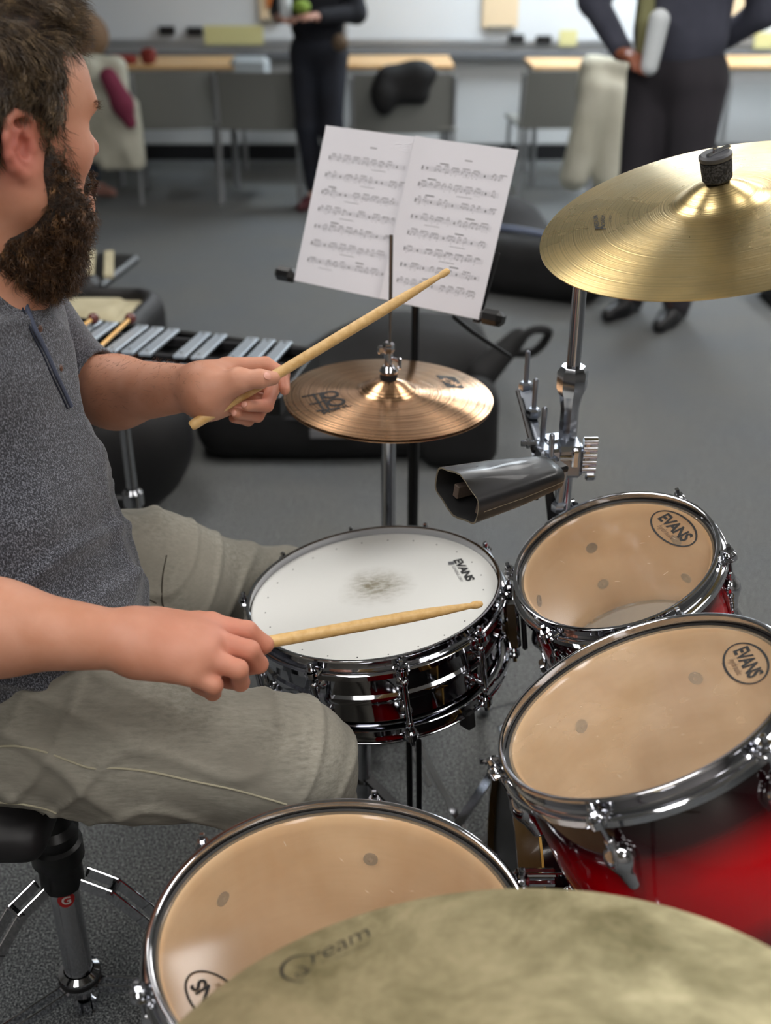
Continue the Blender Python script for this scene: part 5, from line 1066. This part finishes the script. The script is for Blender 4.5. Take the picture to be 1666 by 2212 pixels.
# right arm and hand (near the snare)
Rsh = np.array([-.56, 1.06, 1.045]); Rel = np.array([-.515, .985, .800]); Rwr = P(292, 1386, 1.205)
B.cone((-.50, 1.17, 1.03), Rsh, .06, .058, .04).cone(Rsh, Rel, .056, .048, .03)
mid = Rel*.6+Rwr*.4; B.cone(Rel, mid, .047, .0475, .02).cone(mid, Rwr, .0475, .0300, .03)
B.cone(P(300, 1372, 1.215), P(455, 1352, 1.25), .028, .0165, .02).cone(P(300, 1384, 1.205), P(458, 1385, 1.225), .028, .0165, .02).cone(P(305, 1396, 1.20), P(445, 1420, 1.205), .027, .0160, .02).cone(P(310, 1408, 1.20), P(410, 1452, 1.195), .025, .0155, .02)
B.ell(P(370, 1395, 1.21), (.045, .030, .022), .02)
finger([(455, 1352, 1.25), (535, 1362, 1.250), (572, 1392, 1.262), (550, 1415, 1.285)], [.0145, .0108, .0098, .0085])
finger([(458, 1385, 1.225), (540, 1405, 1.225), (560, 1435, 1.245), (520, 1448, 1.27)], [.0148, .0112, .0100, .0085])
finger([(445, 1420, 1.205), (515, 1446, 1.205), (520, 1474, 1.235), (478, 1470, 1.26)], [.0140, .0108, .0098, .0085])
finger([(410, 1452, 1.195), (462, 1480, 1.20), (460, 1496, 1.225), (425, 1482, 1.25)], [.0132, .0098, .0088, .0078])
B.cone(P(335, 1360, 1.245), P(430, 1352, 1.285), .024, .017, .02); finger([(430, 1352, 1.285), (505, 1368, 1.292), (550, 1382, 1.288)], [.0160, .0122, .0095], .006)
def wr(p): return np.zeros(len(p))
lo, hi = B.bounds(.02); V, Q = surface(B, lo, hi, .0027, .012)
drummer = mesh_obj('person', V, Q, SKIN, None, 0); tag(drummer, 'bearded drummer in a dark grey long shirt and khaki trousers, seated, holding two drumsticks', 'person')
# natural redness (ears, nose, fingers)
ca = drummer.data.color_attributes.new('flush', 'FLOAT_COLOR', 'POINT'); me = drummer.data; VV = np.empty(len(me.vertices)*3, dtype=np.float32); me.vertices.foreach_get('co', VV); VV = VV.reshape(-1, 3)
fl = np.zeros(len(VV))
for c_, r, a in ((tp(TH, (-.012, .085, .0)), .045, .85), (tp(TH, (.118, 0, -.02)), .022, .6), (tp(TH, (.05, .06, -.02)), .05, .22), (P(560, 870, 1.52), .05, .35), (P(600, 810, 1.5), .035, .35), (P(500, 1410, 1.24), .07, .45), (P(390, 1370, 1.2), .08, .2)):
    fl = np.maximum(fl, a*np.exp(-(np.linalg.norm(VV-c_, axis=1)/r)**2*1.2))
ca.data.foreach_set('color', np.column_stack([fl, fl, fl, np.ones(len(fl))]).astype(np.float32).ravel())
bt = bvh_of(drummer)
def nail(c_, n_, d_, w, l):
    M = pose(c_, n_, d_); f = MB(); f.sphere((0, 0, 0), (l/2, w/2, .0016), 14); f.tf(M); build('fingernail', f, NAIL, drummer)
for (x, y, dx, dy, w, l) in ((578, 812, 1, 0, .011, .013), (527, 873, -1, .1, .009, .010), (505, 892, -1, .1, .009, .009)):
    h_ = onto(bt, x, y); h2 = onto(bt, x+dx*4, y+dy*4)
    if h_ is not None and h2 is not None:
        hit = bt.ray_cast(Vector(CAM), Vector(ray(x, y)).normalized()); nail(np.array(hit[0])-np.array(hit[1])*.0004, np.array(hit[1]), h2-h_, w, l)
# eyes
for s in (-1, 1):
    c_ = tp(TH, (.0845, s*.031, .014)); e = build('eye', MB().sphere(c_, .0122, 24), mat('eye_white', '#e8dfd8', .15), drummer); d_ = TH[:3, 0]*.99+TH[:3, 1]*s*.05-TH[:3, 2]*.10; d_ /= np.linalg.norm(d_)
    build('iris', MB().sphere(c_+d_*.0078, .0058, 16), mat('iris_brown', '#3c2b1d', .1), e)
for s in (-1, 1): build('eyelashes', MB().tube([tp(TH, (.0905-.12*abs(l-.029), s*l, .0195-.10*abs(l-.030))) for l in (.018, .024, .030, .036, .042, .046)], [.0004, .0009, .0011, .0010, .0008, .0004], 6), mat('lash_brown', '#2a1b14', .6), drummer)
# drumsticks
HICK = noisy('hickory_wood', '#c49c5e', '#d8b57c', 26, .42, stretch=(5, 5, 5), lo=.3, hi=.7, bump=.15, bscale=200)
def stick(label, a, b):
    a = np.array(a); b = np.array(b); u = (b-a)/np.linalg.norm(b-a); L = .406; b = a+u*L; g = thing('drumstick', label, 'drumstick', a, 'drumsticks in the drummer\'s hands'); R = frame(u)
    f = MB().lathe([(1e-5, 0), (.0055, .0), (.0070, .003), (.0073, .010), (.0073, .300), (.0066, .335), (.0040, .385), (.0034, .390)], 24, (0, 0, 0), R); build('shaft', f, HICK, g)
    f = MB().lathe([(.0033, .389), (.0046, .3935), (.0050, .398), (.0043, .4035), (.0025, .406), (1e-5, .4064)], 20, (0, 0, 0), R); build('tip', f, HICK, g); return u
stick('raised drumstick pointing at the sheet music, in the drummer\'s left hand', P(412, 921, 1.475), P(957, 592, 1.50))
b_ = P(1042, 1304, 1.37); a_ = P(575, 1388, 1.268); u = (b_-a_)/np.linalg.norm(b_-a_); stick('low drumstick over the snare head, in the drummer\'s right hand', b_-u*.406, b_)

# ---- shirt
m = mat('heather_grey_shirt', '#3c3e45', .95); t = NT(m); co = t.coord('Object', (1, 1, .6)); n = t.n('ShaderNodeTexNoise', Scale=620, Detail=3, Roughness=.65); t.l(co, n.inputs['Vector']); n2 = t.n('ShaderNodeTexNoise', Scale=34, Detail=3); t.l(t.coord('Object'), n2.inputs['Vector'])
t.l(t.mixc(t.math('MULTIPLY', n2.outputs[0], .35), t.ramp(n.outputs[0], [(.37, '#1b1d23'), (.50, '#3c3f47'), (.62, '#888b96')]), '#2c2e35'), t.b.inputs['Base Color']); wv = t.n('ShaderNodeTexWave', Scale=160, Distortion=2.0, bands_direction='Z'); t.l(t.coord('Object'), wv.inputs['Vector']); t.bump(t.math('ADD', n.outputs[0], t.math('MULTIPLY', wv.outputs[0], .4)), .6, .0015); t.b.inputs['Sheen Weight'].default_value = .25; SHIRT = m
S = SDF()
S.ell((-.515, 1.265, .985), (.126, .185, .120), .05).ell((-.503, 1.245, .80), (.150, .185, .150), .08).ell((-.492, 1.235, .68), (.166, .19, .11), .06).ell((-.495, 1.23, .60), (.163, .185, .07), .05)
S.cone((-.53, 1.12, 1.04), (-.52, 1.40, 1.045), .062, .062, .05).cone(neck1-np.array([0, 0, .01]), neck1+np.array([.012, 0, .028]), .080, .074, .03)
S.cone((-.50, 1.36, 1.03), Lsh, .072, .072, .04).cone(Lsh, Lel, .070, .062, .04).cone(Lel, Lel*.86+Lwr*.14, .060, .057, .02)
S.cone((-.50, 1.17, 1.03), Rsh, .072, .072, .04).cone(Rsh, Rel, .070, .062, .04).cone(Rel, Rel*.85+Rwr*.15, .060, .056, .02)
S.cone(neck1+np.array([.004, 0, .03]), neck1+np.array([.02, 0, .10]), .069, .066, .003, -1)
S.cone(Lel*.90+Lwr*.10, Lel*.6+Lwr*.4, .0515, .054, .003, -1).cone(Rel*.9+Rwr*.1, Rel*.6+Rwr*.4, .0510, .053, .003, -1)
sm = lambda r: r*r*r*(r*(r*6-15)+10)*np.minimum(1, r)
def shirtfold(p):
    q = waves(p*np.array([1.0, 1.0, 1.5]), 11, 21, 4, 1.2); r1 = 1-np.abs(np.sin(p[:, 2]*34+p[:, 0]*22+2.5*np.sin(p[:, 1]*12+p[:, 2]*9))); w_ = np.clip((.95-p[:, 2])/.2, 0, 1)
    r2 = 1-np.abs(np.sin(p[:, 2]*13-p[:, 0]*30+p[:, 1]*16+1.5*np.sin(p[:, 2]*17))); return (.007*q-.009*sm(r1)*w_-.007*sm(r2))*np.clip((np.minimum(np.linalg.norm(p-Rel, axis=1), np.linalg.norm(p-Lel, axis=1))-.09)/.08, .05, 1)
S.disp(shirtfold); shirt = sculpt('shirt', S, SHIRT, drummer, .0042); bs = bvh_of(shirt)
BLUE = mat('blue_grey_piping', '#4a5164', .9)
def piping(name, px, r, m_, parent, b, flat=1.):
    pts = [onto(b, x, y, r*.25) for x, y in px]; pts = [p for p in pts if p is not None]
    return build(name, MB().tube(bez(pts, 5), r, 8), m_, parent) if len(pts) > 2 else None
piping('placket_edge', [(36, 612), (52, 652), (72, 706), (96, 756), (118, 806), (138, 848), (152, 878)], .0032, BLUE, shirt, bs)
piping('placket_fold', [(30, 616), (44, 654), (64, 708), (88, 758), (110, 808), (130, 850), (145, 882)], .0012, mat('deep_navy_thread', '#1c2130', .9), shirt, bs)
piping('collar_band', [(-40, 575), (0, 582), (40, 594), (90, 596)], .004, SHIRT, shirt, bs)
for x, y in ((87, 710), (132, 795)):
    hit = bs.ray_cast(Vector(CAM), Vector(ray(x, y)).normalized())
    if hit[0]: build('button', MB().sphere((0, 0, 0), (.0045, .0045, .0016), 16).tf(pose(np.array(hit[0]), np.array(hit[1]))), mat('brown_button', '#5d4034', .3), shirt)
# ---- trousers
m = mat('khaki_twill', '#6f6a5c', .9); t = NT(m); n = t.n('ShaderNodeTexNoise', Scale=160, Detail=4, Roughness=.7); t.l(t.coord('Object', (.35, 1, 1.6)), n.inputs['Vector']); n2 = t.n('ShaderNodeTexNoise', Scale=9, Detail=4); t.l(t.coord('Object'), n2.inputs['Vector'])
t.l(t.mixc(t.ramp(n2.outputs[0], [(.3, 0.), (.7, 1.)]), t.ramp(n.outputs[0], [(.3, '#77746a'), (.7, '#a09c90')]), '#847f74'), t.b.inputs['Base Color']); t.bump(n.outputs[0], .35, .0008); KHA = m
S = SDF(); Rk = np.array([-.122, 1.072, .530]); Lk = np.array([-.175, 1.605, .440]); Rh = np.array([-.50, 1.115, .560]); Lh = np.array([-.47, 1.40, .595])
S.ell((-.51, 1.24, .585), (.155, .19, .095), .04).cone(Rh, Rk*.5+Rh*.5+np.array([0, 0, .004]), .100, .093, .04).cone(Rk*.5+Rh*.5+np.array([0, 0, .004]), Rk, .093, .078, .04).cone(Rk, (-.075, 1.02, .10), .073, .068, .04)
S.cone(Lh, Lh*.62+Lk*.38+np.array([0, 0, .012]), .108, .096, .05).cone(Lh*.62+Lk*.38+np.array([0, 0, .012]), Lk, .096, .074, .05).cone(Lk, (-.14, 1.80, .10), .073, .066, .04)
sm = lambda r: r*r*r*(r*(r*6-15)+10)*np.minimum(1, r)
def trfold(p):
    a = waves(p*np.array([1, 1, 1.3]), 13, 31, 4, 1.3); l = np.where(p[:, 1] < 1.28, p[:, 2]-.56, p[:, 2]-.52); r1 = 1-np.abs(np.sin((p[:, 0]+.50)*24+p[:, 2]*30+1.6*np.sin(p[:, 1]*24+p[:, 2]*10))); w1 = np.exp(-((p[:, 0]+.40)/.13)**2)
    r2 = 1-np.abs(np.sin((p[:, 0])*17-p[:, 2]*36+1.8*np.sin(p[:, 0]*21+p[:, 1]*8))); b = waves(p*np.array([.6, 1.2, 1.3]), 50, 33, 5, 1.6); a = a+.4*b; r3 = 1-np.abs(np.sin(p[:, 2]*34+2*np.sin(p[:, 0]*30))); w3 = np.clip((.50-p[:, 2])/.1, 0, 1)
    return .005*a-.007*sm(r1)*w1-.005*sm(r2)**2-.006*sm(r3)*w3
S.disp(trfold); tr = sculpt('trousers', S, KHA, drummer, .0042); bq = bvh_of(tr); SEAM = mat('khaki_seam', '#a29c86', .85)
piping('side_seam', [(0, 1612), (40, 1612), (95, 1624), (150, 1644), (200, 1660), (250, 1659), (330, 1668), (420, 1688), (500, 1704), (580, 1726), (620, 1738)], .0013, SEAM, tr, bq)
piping('pocket_seam', [(0, 1733), (50, 1737), (100, 1748), (122, 1757), (140, 1770)], .0013, SEAM, tr, bq)
piping('fly_seam', [(302, 1284), (318, 1292), (338, 1303)], .0012, mat('dark_seam', '#4a463c', .9), tr, bq); piping('thigh_seam', [(360, 1200), (352, 1240), (350, 1290), (356, 1325)], .0011, mat('dark_seam'), tr, bq)
# shoes
S = SDF()
for a in ((-.07, 1.00), (-.13, 1.80)):
    S.cone((a[0]-.05, a[1], .05), (a[0]+.06, a[1], .05), .042, .044, .03).cone((a[0]+.06, a[1], .045), (a[0]+.16, a[1], .035), .044, .032, .03).cone((a[0]-.03, a[1], .06), (a[0]-.01, a[1], .12), .042, .045, .02)
class Flat:
    def __call__(s, p): return np.maximum(S(p), .004-p[:, 2])
lo, hi = S.bounds(.02); V, Q = surface(Flat(), lo, hi, .006); mesh_obj('shoes', V, Q, BSHOE, drummer, 0)

# ---- hair
def strands(name, roots, dirs, L, K, m_, parent, curl=.004, freq=260, rad=.00028, seed=1, bend=None, clump=26, ctw=.5):
    r = np.random.default_rng(seed); N = len(roots); Ls = L*(.55+.9*r.random(N)); P_ = np.zeros((N, K, 3)); P_[:, 0] = roots; d = dirs/np.linalg.norm(dirs, axis=1)[:, None]
    nc = max(1, N//clump); cs = roots[r.integers(0, N, nc)]; ci = np.concatenate([np.argmin(((roots[i:i+2000, None]-cs[None])**2).sum(2), 1) for i in range(0, N, 2000)]); cd_ = r.normal(size=(nc, 3)); d = d+.45*cd_[ci]*ctw; d /= np.linalg.norm(d, axis=1)[:, None]; a = np.cross(d, cd_[ci]+.15*r.normal(size=(N, 3))); a /= np.linalg.norm(a, axis=1)[:, None]; b = np.cross(d, a); ph = (r.random(nc)*TAU)[ci]+.35*r.normal(size=N); fr = (freq*(.7+.6*r.random(nc)))[ci]; cv = (curl*(.5+r.random(nc)))[ci]
    for k in range(1, K):
        s = (Ls*k/(K-1))[:, None]; w = (fr[:, None]*s+ph[:, None]); P_[:, k] = roots+d*s+(a*(np.cos(w)-np.cos(ph)[:, None])+b*(np.sin(w)-np.sin(ph)[:, None]))*cv[:, None]
        if bend is not None: P_[:, k] += bend*(s/.02)**2
    T = np.gradient(P_, axis=1); T /= np.linalg.norm(T, axis=2)[..., None]+1e-9; A = np.cross(T, np.array([.3, .5, .81])); A /= np.linalg.norm(A, axis=2)[..., None]+1e-9; Bn = np.cross(T, A)
    tap = (1-.75*np.linspace(0, 1, K)**2)[None, :, None]*rad*(.7+.7*r.random(N))[:, None, None]
    Vv = np.stack([P_+tap*(math.cos(w)*A+math.sin(w)*Bn) for w in (0, TAU/3, 2*TAU/3)], 2).reshape(-1, 3)
    base = (np.arange(N)[:, None, None]*K+np.arange(K-1)[None, :, None])*3; j = np.arange(3)[None, None]; j2 = (j+1) % 3
    Qd = np.stack([base+j, base+j2, base+3+j2, base+3+j], -1).reshape(-1, 4)
    return mesh_obj(name, Vv, Qd, m_, parent, 0)
def hairmat(name, c1, c2, c3):
    m = mat(name, c1, .34); t = NT(m); n = t.n('ShaderNodeTexNoise', Scale=70, Detail=5, Roughness=.8); t.l(t.coord('Object'), n.inputs['Vector']); t.l(t.ramp(n.outputs[0], [(.35, c1), (.55, c2), (.72, c3)]), t.b.inputs['Base Color']); return m
HM = hairmat('brown_hair', '#2c2016', '#62503a', '#c4a880'); BM = hairmat('dark_beard_hair', '#25170e', '#54381f', '#b3875a'); UND = noisy('hair_underlayer', '#140c07', '#332214', 150, .8, bump=.8, bscale=300, bdist=.003)
def samp(V, Q, n, seed):
    r = np.random.default_rng(seed); i = r.integers(0, len(Q), n); w = r.dirichlet([1, 1, 1, 1], n); q = V[Q[i]]; p = (q*w[..., None]).sum(1); nn_ = np.cross(q[:, 2]-q[:, 0], q[:, 3]-q[:, 1]); return p, nn_/(np.linalg.norm(nn_, axis=1)[:, None]+1e-12)
ITH = inv(TH); tl = lambda p: p@ITH[:3, :3].T+ITH[:3, 3]; tw = lambda v: v@TH[:3, :3].T
# beard volume
S = SDF(TH)
S.ell((.024, 0, -.096), (.062, .059, .040), .02).ell((.022, 0, -.122), (.058, .054, .046), .03).ell((.030, 0, -.146), (.042, .038, .026), .03).ell((.000, 0, -.122), (.038, .056, .034), .02)
for s in (-1, 1): S.cone((.030, s*.0685, -.004), (.030, s*.069, -.03), .004, .009, .01).cone((.030, s*.069, -.03), (.048, s*.058, -.070), .009, .020, .02).cone((.048, s*.058, -.07), (.062, s*.030, -.082), .020, .019, .02).cone((.022, s*.064, -.055), (.035, s*.055, -.09), .014, .02, .02).cone((.0965, s*.004, -.042), (.083, s*.031, -.056), .0085, .010, .01)
S.T = None; S.disp(lambda p: .0035*waves(p, 170, 41, 6, 2.)+.003*waves(p, 70, 42, 5, 1.5))
lo, hi = S.bounds(.01); V, Q = surface(S, lo, hi, .0032); beard = mesh_obj('beard', V, Q, UND, drummer, 0)
p, n_ = samp(V, Q, 22000, 5); q = tl(p); body_d = B(p); ok = body_d > -.001; p, n_, q = p[ok], n_[ok], q[ok]
dl = np.stack([.35*np.ones(len(q)), np.sign(q[:, 1])*.25, -1.0*np.ones(len(q))], 1); r = np.random.default_rng(9); dirs = tw(dl)*.95+n_*.50+r.normal(size=p.shape)*.28
Lb_ = np.where(q[:, 2] > -.072, .008, .016); strands('beard_hair', p-n_*.001, dirs, Lb_, 8, BM, beard, .0030, 330, .00032, 11, clump=16)['kind'] = 'stuff'
# short cheek stubble blending the beard edge
# scalp hair volume
S = SDF(TH)
S.ell((-.012, 0, .070), (.108, .088, .088), .01).ell((.040, 0, .128), (.058, .062, .030), .03).ell((.056, .0, .112), (.034, .050, .026), .02).ell((-.045, 0, .03), (.075, .083, .075), .03)
for s in (-1, 1): S.cone((.034, s*.073, .035), (.036, s*.0700, .005), .008, .003, .010)
S.ell((.100, 0, .050), (.048, .105, .050), .012, -1); S.ell((.078, 0, -.01), (.047, .12, .075), .010, -1)
for s in (-1, 1): S.ell((-.004, s*.095, .002), (.036, .030, .046), .008, -1)
S.ell((-.02, 0, -.085), (.12, .12, .055), .01, -1)
S.T = None; S.disp(lambda p: .004*waves(p, 120, 43, 6, 2.)+.004*waves(p, 50, 44, 4, 1.5))
lo, hi = S.bounds(.01); V, Q = surface(S, lo, hi, .0032); hair = mesh_obj('hair', V, Q, UND, drummer, 0)
p, n_ = samp(V, Q, 26000, 6); bd = B(p); ok = bd > .0005; p, n_ = p[ok], n_[ok]; q = tl(p); top = np.clip((q[:, 2]-.07)/.05, 0, 1)
dl = np.stack([-.25+1.2*top, np.sign(q[:, 1])*(.15+.0*top), -1.0+.75*top], 1); r = np.random.default_rng(10); dirs = tw(dl)+n_*.13+r.normal(size=p.shape)*.07
Lh_ = np.where(q[:, 0] > .045, .62, 1.)*.031*(.42+.58*np.clip((q[:, 2]-.02)/.07, 0, 1)); strands('scalp_hair', p-n_*.001, dirs, Lh_, 8, HM, hair, .0034, 150, .00030, 12, clump=44, ctw=.38)['kind'] = 'stuff'
# fade below the hairline, eyebrow, sideburn and forearm hair rooted on the skin
bm = drummer.data; BV = VV; BQ = np.array([tuple(f.vertices) for f in bm.polygons], dtype=np.int64) if False else None
Qb = np.empty(len(bm.loops), dtype=np.int32); bm.loops.foreach_get('vertex_index', Qb); Qb = Qb.reshape(-1, 4); p, n_ = samp(VV.astype(float), Qb, 260000, 7); q = tl(p)
side = (q[:, 1] > .045) & (q[:, 2] > -.012) & (q[:, 2] < .085) & (q[:, 0] > .016) & (q[:, 0] < .052+.10*(q[:, 2]-.02)) & (q[:, 2] > .5*(.020-q[:, 0])); ch = (np.abs(q[:, 1]) > .030) & (q[:, 2] < -.0) & (q[:, 2] > -.075) & (q[:, 0] > .022) & (q[:, 0] < .062-.4*(q[:, 2]+.02)) & (q[:, 0] < .1)
brow = (np.abs(q[:, 2]-.036-.10*(np.abs(q[:, 1])-.03)) < .0045) & (np.abs(q[:, 1]) > .012) & (np.abs(q[:, 1]) < .052) & (q[:, 0] > .06)
r = np.random.default_rng(12)
def pick(mask, n):
    i = np.flatnonzero(mask); return i[:n]
for nm, mk_, cnt, dv, L_, rad_ in (('temple_hair', side, 1600, (.1, .1, -1), .011, .00022), ('cheek_hair', ch, 1300, (.35, .1, -1), .008, .00022), ('eyebrow', brow, 420, (-.3, .9, -.1), .007, .00022)):
    i = pick(mk_, cnt)
    if len(i): d0 = np.tile(np.array(dv, float), (len(i), 1)); d0[:, 1] *= np.sign(q[i, 1]); strands(nm, p[i], tw(d0)+n_[i]*.25+r.normal(size=(len(i), 3))*.25, L_, 4, HM, hair if nm != 'cheek_hair' else beard, .0008, 300, rad_, 13)['kind'] = 'stuff'
i = np.flatnonzero((p[:, 0] > -.43) & (p[:, 0] < -.24) & (p[:, 1] > 1.3) & (p[:, 2] < .98) & (n_[:, 2] > -.2)); i = i[:900]; ax_ = (Lwr-Lel)/np.linalg.norm(Lwr-Lel)
strands('forearm_hair', p[i], ax_*.9+n_[i]*.22+r.normal(size=(len(i), 3))*.35, .009, 4, mat('light_brown_hair', '#6b4a34', .5), drummer, .0008, 200, .00012, 14)['kind'] = 'stuff'
